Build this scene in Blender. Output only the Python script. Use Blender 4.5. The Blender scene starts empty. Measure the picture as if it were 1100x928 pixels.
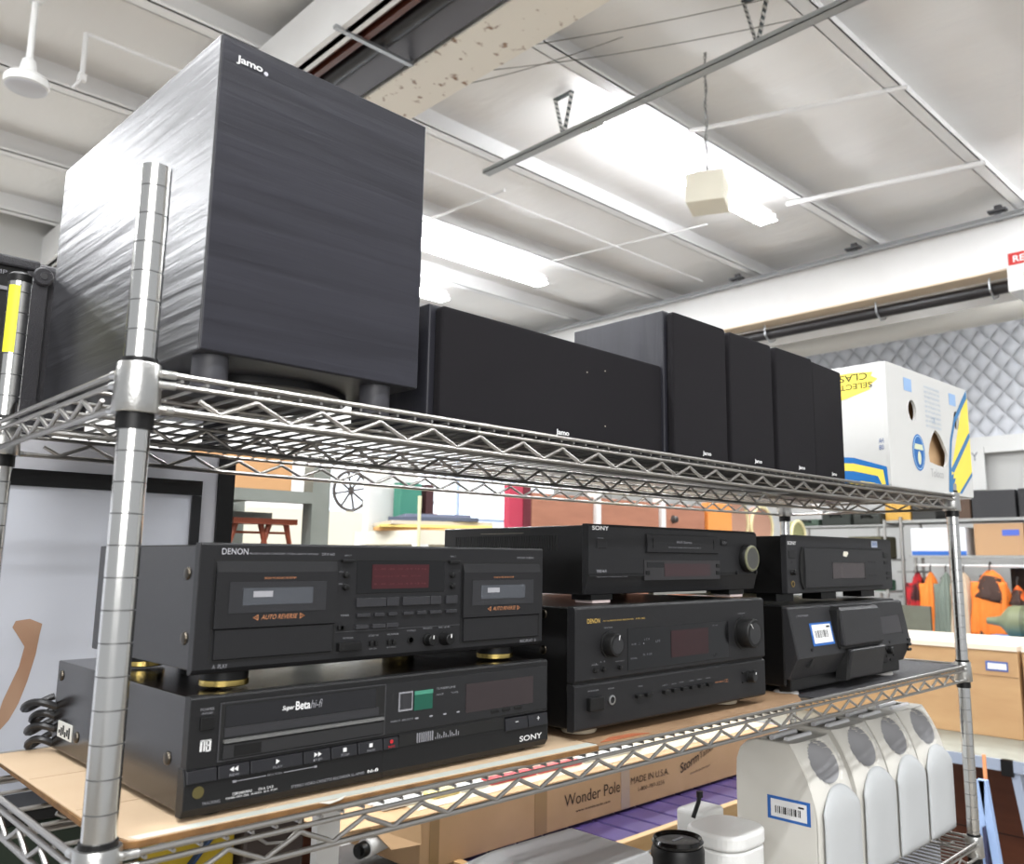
import bpy, math, random
from mathutils import Vector, Matrix
random.seed(7)
sc = bpy.context.scene
col = sc.collection
PI = math.pi
# ------------------------------------------------------------------ materials
MATS = {}
def mat(name, c, rough=.5, metal=0.0, emis=None, es=1.0, noise=None, bump=None, spec=None, alpha=None, coat=0, c2=None, stretch=(1,1,1), wave=None, trans=0):
    """noise=(scale, amount) varies colour towards c2; bump=(scale, strength)"""
    if name in MATS: return MATS[name]
    m = bpy.data.materials.new(name); m.use_nodes = True
    nt = m.node_tree; b = nt.nodes['Principled BSDF']
    def L(v): return tuple(((x/12.92) if x <= .04045 else ((x+.055)/1.055)**2.4) for x in v) + (1,)
    col1 = L(c); b.inputs['Base Color'].default_value = col1
    b.inputs['Roughness'].default_value = rough; b.inputs['Metallic'].default_value = metal
    if spec is not None: b.inputs['Specular IOR Level'].default_value = spec
    if coat: b.inputs['Coat Weight'].default_value = coat; b.inputs['Coat Roughness'].default_value = .15
    if trans: b.inputs['Transmission Weight'].default_value = trans
    if emis:
        b.inputs['Emission Color'].default_value = L(emis); b.inputs['Emission Strength'].default_value = es
    tc = mp = None
    def coords():
        nonlocal tc, mp
        if mp: return mp
        tc = nt.nodes.new('ShaderNodeTexCoord'); mp = nt.nodes.new('ShaderNodeMapping')
        mp.inputs['Scale'].default_value = stretch
        nt.links.new(tc.outputs['Object'], mp.inputs['Vector']); return mp
    if noise:
        n = nt.nodes.new('ShaderNodeTexNoise'); n.inputs['Scale'].default_value = noise[0]; n.inputs['Detail'].default_value = 6
        nt.links.new(coords().outputs[0], n.inputs['Vector'])
        r = nt.nodes.new('ShaderNodeValToRGB')
        a = noise[1]
        r.color_ramp.elements[0].position = .5-a; r.color_ramp.elements[1].position = .5+a
        r.color_ramp.elements[0].color = L(c2) if c2 else tuple(x*.6 for x in col1[:3])+(1,)
        r.color_ramp.elements[1].color = col1
        nt.links.new(n.outputs['Fac'], r.inputs['Fac']); nt.links.new(r.outputs['Color'], b.inputs['Base Color'])
    if bump:
        n = nt.nodes.new('ShaderNodeTexNoise'); n.inputs['Scale'].default_value = bump[0]; n.inputs['Detail'].default_value = 4
        nt.links.new(coords().outputs[0], n.inputs['Vector'])
        bp = nt.nodes.new('ShaderNodeBump'); bp.inputs['Strength'].default_value = bump[1]; bp.inputs['Distance'].default_value = bump[2] if len(bump) > 2 else .002
        nt.links.new(n.outputs['Fac'], bp.inputs['Height']); nt.links.new(bp.outputs['Normal'], b.inputs['Normal'])
    if wave:
        w = nt.nodes.new('ShaderNodeTexWave'); w.bands_direction = wave[0]; w.inputs['Scale'].default_value = wave[1]
        w.inputs['Distortion'].default_value = wave[2]; w.inputs['Detail'].default_value = 3; w.inputs['Detail Scale'].default_value = 1.5
        nt.links.new(coords().outputs[0], w.inputs['Vector'])
        bp = nt.nodes.new('ShaderNodeBump'); bp.inputs['Strength'].default_value = wave[3]; bp.inputs['Distance'].default_value = .001
        nt.links.new(w.outputs['Fac'], bp.inputs['Height']); nt.links.new(bp.outputs['Normal'], b.inputs['Normal'])
    MATS[name] = m; return m

chrome = mat('chrome', (.68,.67,.655), .33, 1, bump=(400,.05))
postm = mat('polished post steel', (.86,.86,.85), .17, 1, bump=(60,.05,.001))
groovem = mat('post groove', (.58,.58,.58), .4, 1)
collarm = mat('cast collar', (.80,.80,.79), .30, 1, bump=(220,.35,.001))
blackplastic = mat('black plastic', (.060,.060,.061), .42, spec=.35)
facem = mat('charcoal faceplate', (.118,.118,.124), .42, spec=.3, bump=(900,.08))
facem2 = mat('dark faceplate', (.098,.098,.102), .44, spec=.3, bump=(900,.08))
metalcase = mat('black painted sheet steel', (.052,.05,.05), .28, bump=(700,.12))
gloss = mat('gloss black window', (.045,.045,.05), .14)
dark = mat('deep black', (.03,.03,.03), .6)
white_t = mat('white print', (.86,.86,.86), .6)
grey_t = mat('grey print', (.52,.52,.54), .6)
gold_t = mat('gold print', (.72,.60,.32), .5)
orange_t = mat('orange print', (.70,.47,.32), .5)
goldm = mat('brass foot ring', (.86,.76,.46), .25, 1)
# ------------------------------------------------------------------ mesh builder
class MB:
    def __init__(s): s.v = []; s.f = []; s.sm = []; s.mi = []
    def add(s, vs, fs, smooth=False, mi=0):
        o = len(s.v); s.v += [tuple(v) for v in vs]
        for f in fs: s.f.append([o+i for i in f]); s.sm.append(smooth); s.mi.append(mi)
        return s
    def box(s, x0, x1, y0, y1, z0, z1, mi=0):
        v = [(x0,y0,z0),(x1,y0,z0),(x1,y1,z0),(x0,y1,z0),(x0,y0,z1),(x1,y0,z1),(x1,y1,z1),(x0,y1,z1)]
        return s.add(v, [(3,2,1,0),(4,5,6,7),(0,1,5,4),(1,2,6,5),(2,3,7,6),(3,0,4,7)], False, mi)
    def bar(s, p, q, w, h, mi=0):
        p = Vector(p); q = Vector(q); d = (q-p).normalized()
        up = Vector((0,0,1)) if abs(d.z) < .95 else Vector((0,1,0))
        a = d.cross(up).normalized()*w/2; b = a.cross(d).normalized()*h/2
        v = [p-a-b,p+a-b,p+a+b,p-a+b,q-a-b,q+a-b,q+a+b,q-a+b]
        return s.add(v, [(0,1,2,3),(7,6,5,4),(0,4,5,1),(1,5,6,2),(2,6,7,3),(3,7,4,0)], False, mi)
    def cyl(s, p, q, r, n=20, r2=None, caps=True, mi=0):
        p = Vector(p); q = Vector(q); r2 = r if r2 is None else r2
        d = (q-p).normalized(); up = Vector((0,0,1)) if abs(d.z) < .95 else Vector((1,0,0))
        a = d.cross(up).normalized(); b = a.cross(d).normalized()
        c = [a*math.cos(2*PI*i/n)+b*math.sin(2*PI*i/n) for i in range(n)]
        s.add([p+k*r for k in c]+[q+k*r2 for k in c], [((i+1)%n, i, n+i, n+(i+1)%n) for i in range(n)], True, mi)
        if caps:
            s.add([p+k*r for k in c], [list(range(n))], False, mi)
            s.add([q+k*r2 for k in c], [list(range(n))[::-1]], False, mi)
        return s
    def tube(s, pts, r, n=8, closed=False, mi=0):
        P = [Vector(p) for p in pts]; rings = []; up = None; m = len(P)
        for i, p in enumerate(P):
            d = (P[(i+1)%m]-P[i-1]) if closed else (P[min(i+1,m-1)]-P[max(i-1,0)])
            d.normalize()
            if up is None:
                t = Vector((0,0,1)) if abs(d.z) < .9 else Vector((0,1,0)); up = (t-d*t.dot(d)).normalized()
            else: up = (up-d*up.dot(d)).normalized()
            b = d.cross(up)
            rings.append([p+up*r*math.cos(2*PI*k/n)+b*r*math.sin(2*PI*k/n) for k in range(n)])
        vs = [v for g in rings for v in g]; fs = []
        for i in range(m if closed else m-1):
            j = (i+1) % m
            for k in range(n): fs.append((i*n+k, i*n+(k+1)%n, j*n+(k+1)%n, j*n+k))
        s.add(vs, fs, True, mi)
        if not closed: s.add(rings[0], [list(range(n))[::-1]], False, mi); s.add(rings[-1], [list(range(n))], False, mi)
        return s
    def lathe(s, prof, c=(0,0,0), n=32, axis='z', mis=None, cap=True):
        """prof = [(r, h)...] bottom to top"""
        c = Vector(c)
        def pt(r, h, a):
            x, y = r*math.cos(a), r*math.sin(a)
            return c + (Vector((x,y,h)) if axis == 'z' else Vector((x,-h,y)) if axis == 'y' else Vector((h,x,y)))
        for j in range(len(prof)-1):
            (r0,h0),(r1,h1) = prof[j],prof[j+1]
            vs = [pt(r0,h0,2*PI*i/n) for i in range(n)]+[pt(r1,h1,2*PI*i/n) for i in range(n)]
            s.add(vs, [(i,(i+1)%n,n+(i+1)%n,n+i) for i in range(n)], True, mis[j] if mis else 0)
        if cap:
            s.add([pt(prof[0][0],prof[0][1],2*PI*i/n) for i in range(n)], [list(range(n))[::-1]])
            s.add([pt(prof[-1][0],prof[-1][1],2*PI*i/n) for i in range(n)], [list(range(n))])
        return s
    def prism(s, poly, a, b, axis='y', mi=0):
        """poly of 2D points extruded from a to b. axis y: poly=(x,z); x: poly=(y,z); z: poly=(x,y)"""
        f = {'y': lambda p,t: (p[0],t,p[1]), 'x': lambda p,t: (t,p[0],p[1]), 'z': lambda p,t: (p[0],p[1],t)}[axis]
        n = len(poly)
        s.add([f(p,a) for p in poly]+[f(p,b) for p in poly], [list(range(n))[::-1], list(range(n,2*n))]+[(i,(i+1)%n,n+(i+1)%n,n+i) for i in range(n)], False, mi)
        return s
    def grid(s, fn, nu, nv, smooth=True, mi=0):
        vs = [fn(i/nu, j/nv) for j in range(nv+1) for i in range(nu+1)]
        fs = [(j*(nu+1)+i, j*(nu+1)+i+1, (j+1)*(nu+1)+i+1, (j+1)*(nu+1)+i) for j in range(nv) for i in range(nu)]
        return s.add(vs, fs, smooth, mi)
    def build(s, name, mats, parent=None, bevel=0, loc=None, weld=False, solid=0, seg=2):
        me = bpy.data.meshes.new(name); me.from_pydata(s.v, [], s.f)
        for p, sm, mi in zip(me.polygons, s.sm, s.mi): p.use_smooth = sm; p.material_index = mi
        for m in (mats if isinstance(mats, (list, tuple)) else [mats]): me.materials.append(m)
        o = bpy.data.objects.new(name, me); col.objects.link(o)
        import bmesh
        bm = bmesh.new(); bm.from_mesh(me)
        bmesh.ops.remove_doubles(bm, verts=bm.verts, dist=1e-6)
        bmesh.ops.recalc_face_normals(bm, faces=bm.faces)
        bm.to_mesh(me); bm.free()
        if any(s.sm): me.set_sharp_from_angle(angle=math.radians(38))
        if parent: o.parent = parent
        if loc: o.location = loc
        if solid:
            md = o.modifiers.new('s', 'SOLIDIFY'); md.thickness = solid
        if bevel:
            md = o.modifiers.new('b', 'BEVEL'); md.width = bevel; md.segments = seg; md.limit_method = 'ANGLE'; md.angle_limit = math.radians(40)
            md.harden_normals = False
        return o
def tag(o, label, cat, group=None, kind=None):
    o['label'] = label; o['category'] = cat
    if group: o['group'] = group
    if kind: o['kind'] = kind
    return o
def thing(name, label, cat, loc=(0,0,0), rz=0, group=None):
    o = bpy.data.objects.new(name, None); col.objects.link(o); o.empty_display_size = .05
    o.location = loc; o.rotation_euler = (0,0,math.radians(rz)); return tag(o, label, cat, group)
def struct(o): o['kind'] = 'structure'; return o
def dup(root, loc, rz=None, label=None):
    r = root.copy(); col.objects.link(r); r.location = loc
    if rz is not None: r.rotation_euler = (0,0,math.radians(rz))
    if label: r['label'] = label
    for ch in list(root.children):
        c = ch.copy(); col.objects.link(c); c.parent = r
        for g in list(ch.children):
            d = g.copy(); col.objects.link(d); d.parent = c
    return r
def text(items, m, parent, name='lettering', rot=(90,0,0), depth=.0002):
    """items = [(string, x_left, z_base, height, width or None, opts)] in the plane y given in opts; one joined mesh"""
    vs, fs = [], []
    for it in items:
        t, x, y, z, h, w = it[:6]; op = it[6] if len(it) > 6 else {}
        cu = bpy.data.curves.new('t', 'FONT'); cu.body = t; cu.size = 1; cu.extrude = 0; cu.resolution_u = 3
        cu.shear = op.get('shear', 0); cu.offset = op.get('bold', 0); cu.space_character = op.get('sp', 1)
        o = bpy.data.objects.new('t', cu); col.objects.link(o)
        dg = bpy.context.evaluated_depsgraph_get(); me = bpy.data.meshes.new_from_object(o.evaluated_get(dg))
        V = [v.co.copy() for v in me.vertices]
        if V:
            x0 = min(v.x for v in V); x1 = max(v.x for v in V); y0 = min(v.y for v in V); y1 = max(v.y for v in V)
            sy = h/(y1-y0); sx = (w/(x1-x0)) if w else sy
            off = len(vs); R = Matrix.Rotation(math.radians(op.get('rot', 0)), 3, 'Z')
            E = Matrix.Rotation(math.radians(rot[2]), 3, 'Z') @ Matrix.Rotation(math.radians(rot[0]), 3, 'X')
            for v in V:
                p = R @ Vector(((v.x-x0)*sx, (v.y-y0)*sy, 0)); p = E @ p
                vs.append((p.x+x, p.y+y, p.z+z))
            fs += [[off+i for i in p.vertices] for p in me.polygons]
        bpy.data.objects.remove(o); bpy.data.meshes.remove(me); bpy.data.curves.remove(cu)
    me = bpy.data.meshes.new(name); me.from_pydata(vs, [], fs); me.materials.append(m)
    o = bpy.data.objects.new(name, me); col.objects.link(o); o.parent = parent
    return o
def rbox(x0, x1, z0, z1, r, n=5):
    p = []
    for cx, cz, a in ((x1-r,z1-r,0),(x0+r,z1-r,90),(x0+r,z0+r,180),(x1-r,z0+r,270)):
        for i in range(n+1):
            t = math.radians(a+90*i/n); p.append((cx+r*math.cos(t), cz+r*math.sin(t)))
    return p

# ------------------------------------------------------------------ camera
cam_d = bpy.data.cameras.new('camera'); cam = bpy.data.objects.new('camera', cam_d); col.objects.link(cam); sc.camera = cam
yaw, pitch, roll, F = .78793, .15996, .00758, 916.54
fwd = Vector((math.sin(yaw)*math.cos(pitch), math.cos(yaw)*math.cos(pitch), math.sin(pitch)))
r0 = Vector((math.cos(yaw), -math.sin(yaw), 0)); u0 = r0.cross(fwd)
right = math.cos(roll)*r0+math.sin(roll)*u0; up = -math.sin(roll)*r0+math.cos(roll)*u0
cam.matrix_world = Matrix(((right.x,up.x,-fwd.x,-.25082),(right.y,up.y,-fwd.y,-.73715),(right.z,up.z,-fwd.z,-.15795),(0,0,0,1)))
cam_d.sensor_width = 36; cam_d.lens = F/1100*36; cam_d.clip_start = .02; cam_d.clip_end = 100
cam_d.shift_x = -43.377/1100; cam_d.shift_y = -11.479/1100
cam_d.dof.use_dof = True; cam_d.dof.focus_distance = 1.15; cam_d.dof.aperture_fstop = 9

# ------------------------------------------------------------------ shelving unit
LX, DY, FLOOR = 1.7975, .4286, -1.70
unit = thing('wire_shelving_unit', 'chrome wire shelving unit with grooved posts carrying the stereo equipment', 'shelf', (0,0,FLOOR))
unit_z = -FLOOR
def post(x, y, top, capped):
    m = MB(); prof = []; mis = []; R = .0127
    z = 0.0; ph = (6.1*.0254) % .0254   # groove phase relative to z=0 (upper collar)
    k = -int((unit_z)/.0254)-1; pts = [(R, FLOOR)]
    while True:
        g = ph + k*.0254
        k += 1
        if g < FLOOR+.01: continue
        if g > top-.004: break
        pts += [(R, g-.0006),(R-.0006, g-.0003),(R-.0006, g+.0003),(R, g+.0006)]; mis += [0,1,1,1]
    pts += [(R, top)]; mis += [0]
    m.lathe([(r, h+unit_z) for r, h in pts], (x,y,0), 28, mis=mis, cap=False)
    m.add([(x+R*math.cos(2*PI*i/28), y+R*math.sin(2*PI*i/28), top+unit_z-.001) for i in range(28)], [list(range(28))])
    p = m.build('post', [postm, groovem], unit)
    c = MB()
    if capped:
        c.lathe([(.0131, top+unit_z-.006),(.0131, top+unit_z+.003),(.010, top+unit_z+.006)], (x,y,0), 28); c.build('post_cap', blackplastic, p)
    f = MB().lathe([(.016,.0),(.016,.012),(.009,.014),(.009,.03)], (x,y,0), 20); f.build('levelling_foot', blackplastic, p)
    return p
p1 = post(0, 0, .1745, False)
p2 = post(0, DY, .1745, True); p3 = post(LX, 0, .02, False); p4 = post(LX, DY, .1745, True)
MB().prism([(-.0165+.0035*math.cos(a), .115+0*a) for a in (0,)] or [], 0, 0) if False else None
# yellow tag wrapped on the rear left post
tg = MB()
def tagfn(u, v):
    a = math.radians(205+58*u); r = .01335
    return (r*math.cos(a), DY+r*math.sin(a), .080+v*.083+unit_z)
tg.grid(tagfn, 8, 1); tg.build('yellow_tag', mat('yellow tag', (.93,.93,.22), .5), p2)['label'] = 'yellow sticker on the post'
def shelf(z0, sag=0.0):
    s_ = lambda x: -sag*math.sin(PI*min(max(x/LX,0),1))
    Z = z0+unit_z
    deck = MB()
    N = int((LX-.04)/.022)
    for i in range(N+1):
        x = .031+i*.022
        if x > LX-.024: break
        deck.tube([(x,-.0135,Z-.0115+s_(x)),(x,DY+.0135,Z-.0115+s_(x))], .0017, 6)
    dk = deck.build('wire_deck', chrome, unit)
    def line(ptsf, a, b, r, n=24):
        m_.tube([ptsf(a+(b-a)*i/n) for i in range(n+1)], r, 8)
    def zig(f, a, b, per, hi, lo, r):
        # f(t, z) -> point ; rounded zigzag
        pts = []; t = a; k = 0
        pts.append((t-per*.28, (hi*.62+lo*.38)))
        while t <= b:
            zc = lo if k % 2 == 0 else hi; d = per*.045; dz = (hi-lo)*.16*(1 if k % 2 == 0 else -1)
            pts += [(t-d*1.6, zc+dz*.9),(t-d*.5, zc+dz*.1),(t+d*.5, zc+dz*.1),(t+d*1.6, zc+dz*.9)]
            t += per/2; k += 1
        m_.tube([f(a_, b_) for a_, b_ in pts], r, 8)
    for nm, yy, oy in (('front_truss', -.012, -.003), ('rear_truss', DY+.012, .003)):
        m_ = MB()
        for zz, r in ((-.0072,.0028),(-.0162,.0025),(-.0375,.0030)):
            line(lambda x: (x, yy, Z+zz+s_(x)), .014, LX-.014, r)
        zig(lambda x, z: (x, yy+oy*.2, Z+z+s_(x)), .0655, LX-.05, .066, -.0205, -.0355, .0023)
        m_.build(nm, chrome, dk)
    for nm, xx in (('side_truss', -.012), ('side_truss', LX+.012)):
        m_ = MB()
        for zz, r in ((-.0072,.0028),(-.0162,.0025),(-.0375,.0030)):
            line(lambda y: (xx, y, Z+zz), .014, DY-.014, r, 2)
        zig(lambda y, z: (xx, y, Z+z), .0655, DY-.05, .066, -.0205, -.0355, .0023)
        m_.build(nm, chrome, dk)
    m_ = MB()
    line(lambda x: (x, .212, Z-.0155+s_(x)), -.010, LX+.010, .0022)
    line(lambda x: (x, .212, Z-.0375+s_(x)), -.010, LX+.010, .0028)
    zig(lambda x, z: (x, .212, Z+z+s_(x)), .05, LX-.04, .066, -.0175, -.0355, .0021)
    for yy in (.075, .145, .285, .355): line(lambda x: (x, yy, Z-.0150+s_(x)), -.010, LX+.010, .0018)
    m_.build('centre_truss', chrome, dk)
    for x, y in ((0,0),(0,DY),(LX,0),(LX,DY)):
        c = MB().lathe([(.0142,Z-.042),(.0186,Z-.042),(.0192,Z-.041),(.0172,Z+0.0-.001),(.0168,Z),(.0135,Z+.0004)], (x,y,0), 32, cap=False)
        ix = 1 if x == 0 else -1; iy = 1 if y == 0 else -1
        # stubs where the wires are welded on
        for zz in (-.0075,-.0165,-.0375):
            c.cyl((x+ix*.012, (-.0105 if y == 0 else DY+.0105), Z+zz), (x+ix*.026, (-.012 if y == 0 else DY+.012), Z+zz), .0036, 12)
            c.cyl(((-.0105 if x == 0 else LX+.0105), y+iy*.012, Z+zz), ((-.012 if x == 0 else LX+.012), y+iy*.026, Z+zz), .0036, 12)
        c.build('collar', collarm, dk)
        MB().lathe([(.0130,Z-.0555),(.0148,Z-.0555),(.0142,Z+.0045),(.0128,Z+.0045)], (x,y,0), 28, cap=False).build('split_sleeve', blackplastic, dk)
    return dk
shelf(0, .005); shelf(-.3781, .0); shelf(-.7442, .0); shelf(-1.30, 0)

# ------------------------------------------------------------------ speakers on the top shelf
def vinyl(name, axis, c=(.20,.20,.22), bs=.5, sp=.6):
    # black ash vinyl: stretched grain
    m = bpy.data.materials.new(name); m.use_nodes = True; nt = m.node_tree; b = nt.nodes['Principled BSDF']
    tc = nt.nodes.new('ShaderNodeTexCoord'); mp = nt.nodes.new('ShaderNodeMapping'); nt.links.new(tc.outputs['Object'], mp.inputs['Vector'])
    mp.inputs['Scale'].default_value = axis
    mp2 = nt.nodes.new('ShaderNodeMapping'); nt.links.new(tc.outputs['Object'], mp2.inputs['Vector']); mp2.inputs['Scale'].default_value = tuple(.45*a for a in axis)
    n1 = nt.nodes.new('ShaderNodeTexNoise'); n1.inputs['Scale'].default_value = 1; n1.inputs['Detail'].default_value = 5; n1.inputs['Distortion'].default_value = .6
    nt.links.new(mp.outputs[0], n1.inputs['Vector'])
    w = nt.nodes.new('ShaderNodeTexNoise'); w.inputs['Scale'].default_value = .35; w.inputs['Detail'].default_value = 2; nt.links.new(mp2.outputs[0], w.inputs['Vector'])
    ml = nt.nodes.new('ShaderNodeMath'); ml.operation = 'MULTIPLY'; ml.inputs[1].default_value = 26
    nt.links.new(w.outputs['Fac'], ml.inputs[0])
    sn = nt.nodes.new('ShaderNodeMath'); sn.operation = 'SINE'; nt.links.new(ml.outputs[0], sn.inputs[0])
    ad = nt.nodes.new('ShaderNodeMath'); ad.operation = 'MULTIPLY_ADD'; ad.inputs[1].default_value = .28; nt.links.new(sn.outputs[0], ad.inputs[0]); nt.links.new(n1.outputs['Fac'], ad.inputs[2])
    bp = nt.nodes.new('ShaderNodeBump'); bp.inputs['Strength'].default_value = bs; bp.inputs['Distance'].default_value = .0011
    nt.links.new(ad.outputs[0], bp.inputs['Height']); nt.links.new(bp.outputs['Normal'], b.inputs['Normal'])
    r = nt.nodes.new('ShaderNodeValToRGB'); r.color_ramp.elements[0].position = .2; r.color_ramp.elements[1].position = .8
    k = [((x+.055)/1.055)**2.4 for x in c]
    r.color_ramp.elements[0].color = (k[0]*.85,k[1]*.85,k[2]*.85,1); r.color_ramp.elements[1].color = (k[0]*1.15,k[1]*1.15,k[2]*1.15,1)
    nt.links.new(ad.outputs[0], r.inputs['Fac']); nt.links.new(r.outputs['Color'], b.inputs['Base Color'])
    b.inputs['Roughness'].default_value = .38; b.inputs['Specular IOR Level'].default_value = sp
    return m
vin_front = vinyl('black ash vinyl across', (7, 7, 130), (.165,.165,.19), .25, .3)
vin_side = vinyl('black ash vinyl side', (5, 6, 110), (.150,.150,.165), .6)
vin_up = vinyl('black ash vinyl upright', (70, 70, 5), (.16,.16,.185))
cloth = mat('black grille cloth', (.115,.11,.12), .95, bump=(1500,.25), spec=.15)

def jamo(parent, x, y, z, h, m=white_t):
    return text([('Jamo', x, y, z, h*1.12, h*3.2, {'bold': .035 if h < .0084 else .02, 'sp': .95})], m, parent, 'logo_lettering')
sub = thing('subwoofer', 'large black woodgrain subwoofer cube on short legs behind the front post', 'speaker', (.056,.021,-.007), 1.5)
W, D, H0, H1 = .247, .44, .034, .347
MB().box(0,W,.0,D,H0,H1).build('cabinet', [vin_side], sub, bevel=.0015)
fr = MB().box(0.0006,W-.0006,-.002,.0,H0+.0006,H1-.0006).build('front_panel', vin_front, sub, bevel=.0015)
logo = jamo(sub, .015, -.0027, H1-.026, .0085)
MB().lathe([(.0022,0),(.0022,.0008)], (.0460,-.0019,H1-.0235), 16, axis='y').build('indicator_lamp', mat('lamp white', (.75,.75,.78), .3), sub)
for x, y in ((.022,.022),(W-.04,.022),(.022,D-.04),(W-.04,D-.04)):
    MB().lathe([(.0155,0),(.0165,.002),(.0165,H0+.001)], (x,y,0), 24).build('leg', mat('grey leg plastic', (.24,.24,.26), .5), sub)
dr = MB().lathe([(.095,H0+.001),(.105,H0-.004),(.112,H0-.007),(.112,H0+.002)], (W/2+.01,.17,0), 40, cap=False)
dr.lathe([(.020,H0+.008),(.060,H0+.002),(.09,H0-.002),(.098,H0-.006),(.105,H0-.004)], (W/2+.01,.17,0), 40, cap=False)
dr.build('downward_driver', [mat('driver rubber', (.12,.12,.13), .35)], sub)

cen = thing('center_speaker', 'long low black loudspeaker lying between the subwoofer and the upright speakers', 'speaker', (.326,.027,-.0105), 1.4)
MB().box(0,.441,.012,.165,0,.145).build('cabinet', vin_up, cen, bevel=.002)
gr = MB().prism(rbox(.008,.434,.003,.142,.006), -.0015, .012, 'y').build('grille', cloth, cen, bevel=.003)
jamo(cen, .200, -.0028, .010, .0080)
for x, z in ((.300,.112),(.262,.104),(.300,.034)):
    MB().lathe([(.0009,0),(.0009,.0006)], (x,-.0019,z), 8, axis='y').build('lint_speck', mat('lint', (.8,.78,.7), .8), gr)

def tall(W, H, D):
    t = thing('bookshelf_speaker', '', 'speaker', (0,0,0), 0, 'upright black bookshelf speakers on the top shelf')
    MB().box(0,W,.014,D,0,H).build('cabinet', vin_up, t, bevel=.0018)
    MB().prism(rbox(.005,W-.003,.003,H-.003,.007), 0, .0125, 'y').build('grille', cloth, t, bevel=.003)
    jamo(t, W*.50, -.0014, .010, .0072)
    return t
t1 = tall(.150, .228, .20); t1.location = (.757,.016,-.0105); t1['label'] = 'widest black upright speaker, its woodgrain side showing beside the long low speaker'
t2 = tall(.140, .2265, .19); t2.location = (.913,.018,-.0095); t2['label'] = 'second black upright speaker, just right of the one showing its woodgrain side'
t3 = dup(t2, (1.0585,.018,-.0085), 0, 'third black upright speaker, between the second and the one touching the fruit box')
t4 = dup(t2, (1.209,.028,-.0075), 3.0, 'black upright speaker standing right beside the white fruit box')

# banana box
box_w = mat('white printed cardboard', (.80,.80,.79), .6, bump=(40,.1))
box_y = mat('yellow box print', (.96,.86,.35), .6); box_b = mat('blue box print', (.10,.42,.70), .6)
kraft = mat('kraft cardboard', (.82,.68,.52), .8, noise=(8,.25), c2=(.77,.63,.47))
bb = thing('fruit_box', 'white cardboard fruit box printed yellow and blue at the right end of top shelf', 'box', (1.468,.000,-.006), -1.0)
BW, BD, BH = .445, .30, .262
# front wall with cut holes: built from a bmesh plane with boolean-free polygon strips
def holed_panel(w, h, holes, name, m, parent, th=.006):
    """flat x-z panel at y=0 with elliptical/custom holes, filled by curve triangulation"""
    cu = bpy.data.curves.new(name, 'CURVE'); cu.dimensions = '2D'; cu.fill_mode = 'BOTH'; cu.extrude = th/2
    for pts in [rbox(0,w,0,h,.006)]+holes:
        sp = cu.splines.new('POLY'); sp.points.add(len(pts)-1); sp.use_cyclic_u = True
        for q, p in zip(sp.points, pts): q.co = (p[0], p[1], 0, 1)
    o = bpy.data.objects.new(name, cu); col.objects.link(o)
    dg = bpy.context.evaluated_depsgraph_get(); me = bpy.data.meshes.new_from_object(o.evaluated_get(dg))
    for v in me.vertices: v.co = Vector((v.co.x, -v.co.z, v.co.y))
    me.materials.clear(); me.materials.append(m); bpy.data.objects.remove(o); bpy.data.curves.remove(cu)
    o = bpy.data.objects.new(name, me); col.objects.link(o); o.parent = parent; return o
def ell(cx, cz, rx, rz, n=24, pw=1): return [(cx+rx*math.cos(2*PI*i/n), cz+rz*math.sin(2*PI*i/n)) for i in range(n)]
hole2 = [(.200,.066),(.240,.062),(.286,.060),(.300,.075),(.302,.095),(.280,.118),(.262,.134),(.240,.142),(.222,.128),(.204,.105),(.196,.085)]
fp = holed_panel(BW, BH, [ell(.123,.172,.020,.023), ell(.368,.178,.016,.023), hole2], 'front_wall', box_w, bb)
MB().box(0,.006,.003,BD,0,BH).build('side_wall', box_w, bb, bevel=.001)
MB().box(BW-.006,BW,.003,BD,0,BH).build('side_wall', box_w, bb)
MB().box(0,BW,BD-.006,BD,0,BH).build('back_wall', box_w, bb)
MB().box(0,BW,0,BD,BH-.006,BH).build('top_panel', box_w, bb, bevel=.004)
MB().box(.006,BW-.006,.006,BD-.006,0,.004).build('bottom_panel', box_w, bb)
MB().box(.010,BW-.010,.022,.028,.006,BH-.01).build('inner_wall', kraft, bb)['label'] = 'brown inner cardboard seen through the hand holes'
def decal(polys, m, parent, name='printed_pattern', y=-.0036):
    d = MB()
    for p in polys: d.add([(a,y,b) for a,b in p], [list(range(len(p)))])
    return d.build(name, m, parent)
decal([[(.300,.010),(.325,.070),(.415,.232),(BW-.001,.243),(BW-.001,.052),(.362,.006)]], box_y, bb, 'yellow_print', -.0034)
decal([[(.296,.006),(.306,.070),(.322,.130),(.352,.182),(.420,.245),(.440,.262),(.440,.240),(.358,.172),(.332,.125),(.318,.072),(.318,.045),(.332,.052),(.326,.038),(.340,.040),(.330,.026),(.342,.022),(.330,.006)],
       [(.356,.006),(BW-.001,.062),(BW-.001,.053),(.372,.006)],
       [(.312,.055),(.430,.150),(BW-.001,.158),(BW-.001,.146),(.432,.134),(.332,.052)]], mat('blue grey print', (.25,.47,.66), .6), bb, 'blue_print', -.0037)
decal([ell(.143,.082,.032,.040)], box_b, bb, 'oval_emblem', -.0036)
decal([ell(.143,.082,.028,.037)], mat('emblem pale', (.62,.74,.84), .6), bb, 'oval_emblem_ring', -.0038)
decal([ell(.143,.082,.025,.035)], mat('emblem blue', (.16,.40,.66), .6), bb, 'oval_emblem_field', -.0040)
decal([[(.120,.088),(.166,.088),(.162,.100),(.124,.100)], ell(.144,.070,.009,.015,12)], mat('emblem cream', (.82,.84,.72), .6), bb, 'oval_emblem_motif', -.0042)
[decal([[(a,.212),(a+.040,.212),(a+.040,.240),(a,.240)]], mat('pale blue label', (.58,.70,.85), .6), bb, 'blue_label', -.0036) for a in (.085,.330)]
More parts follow.
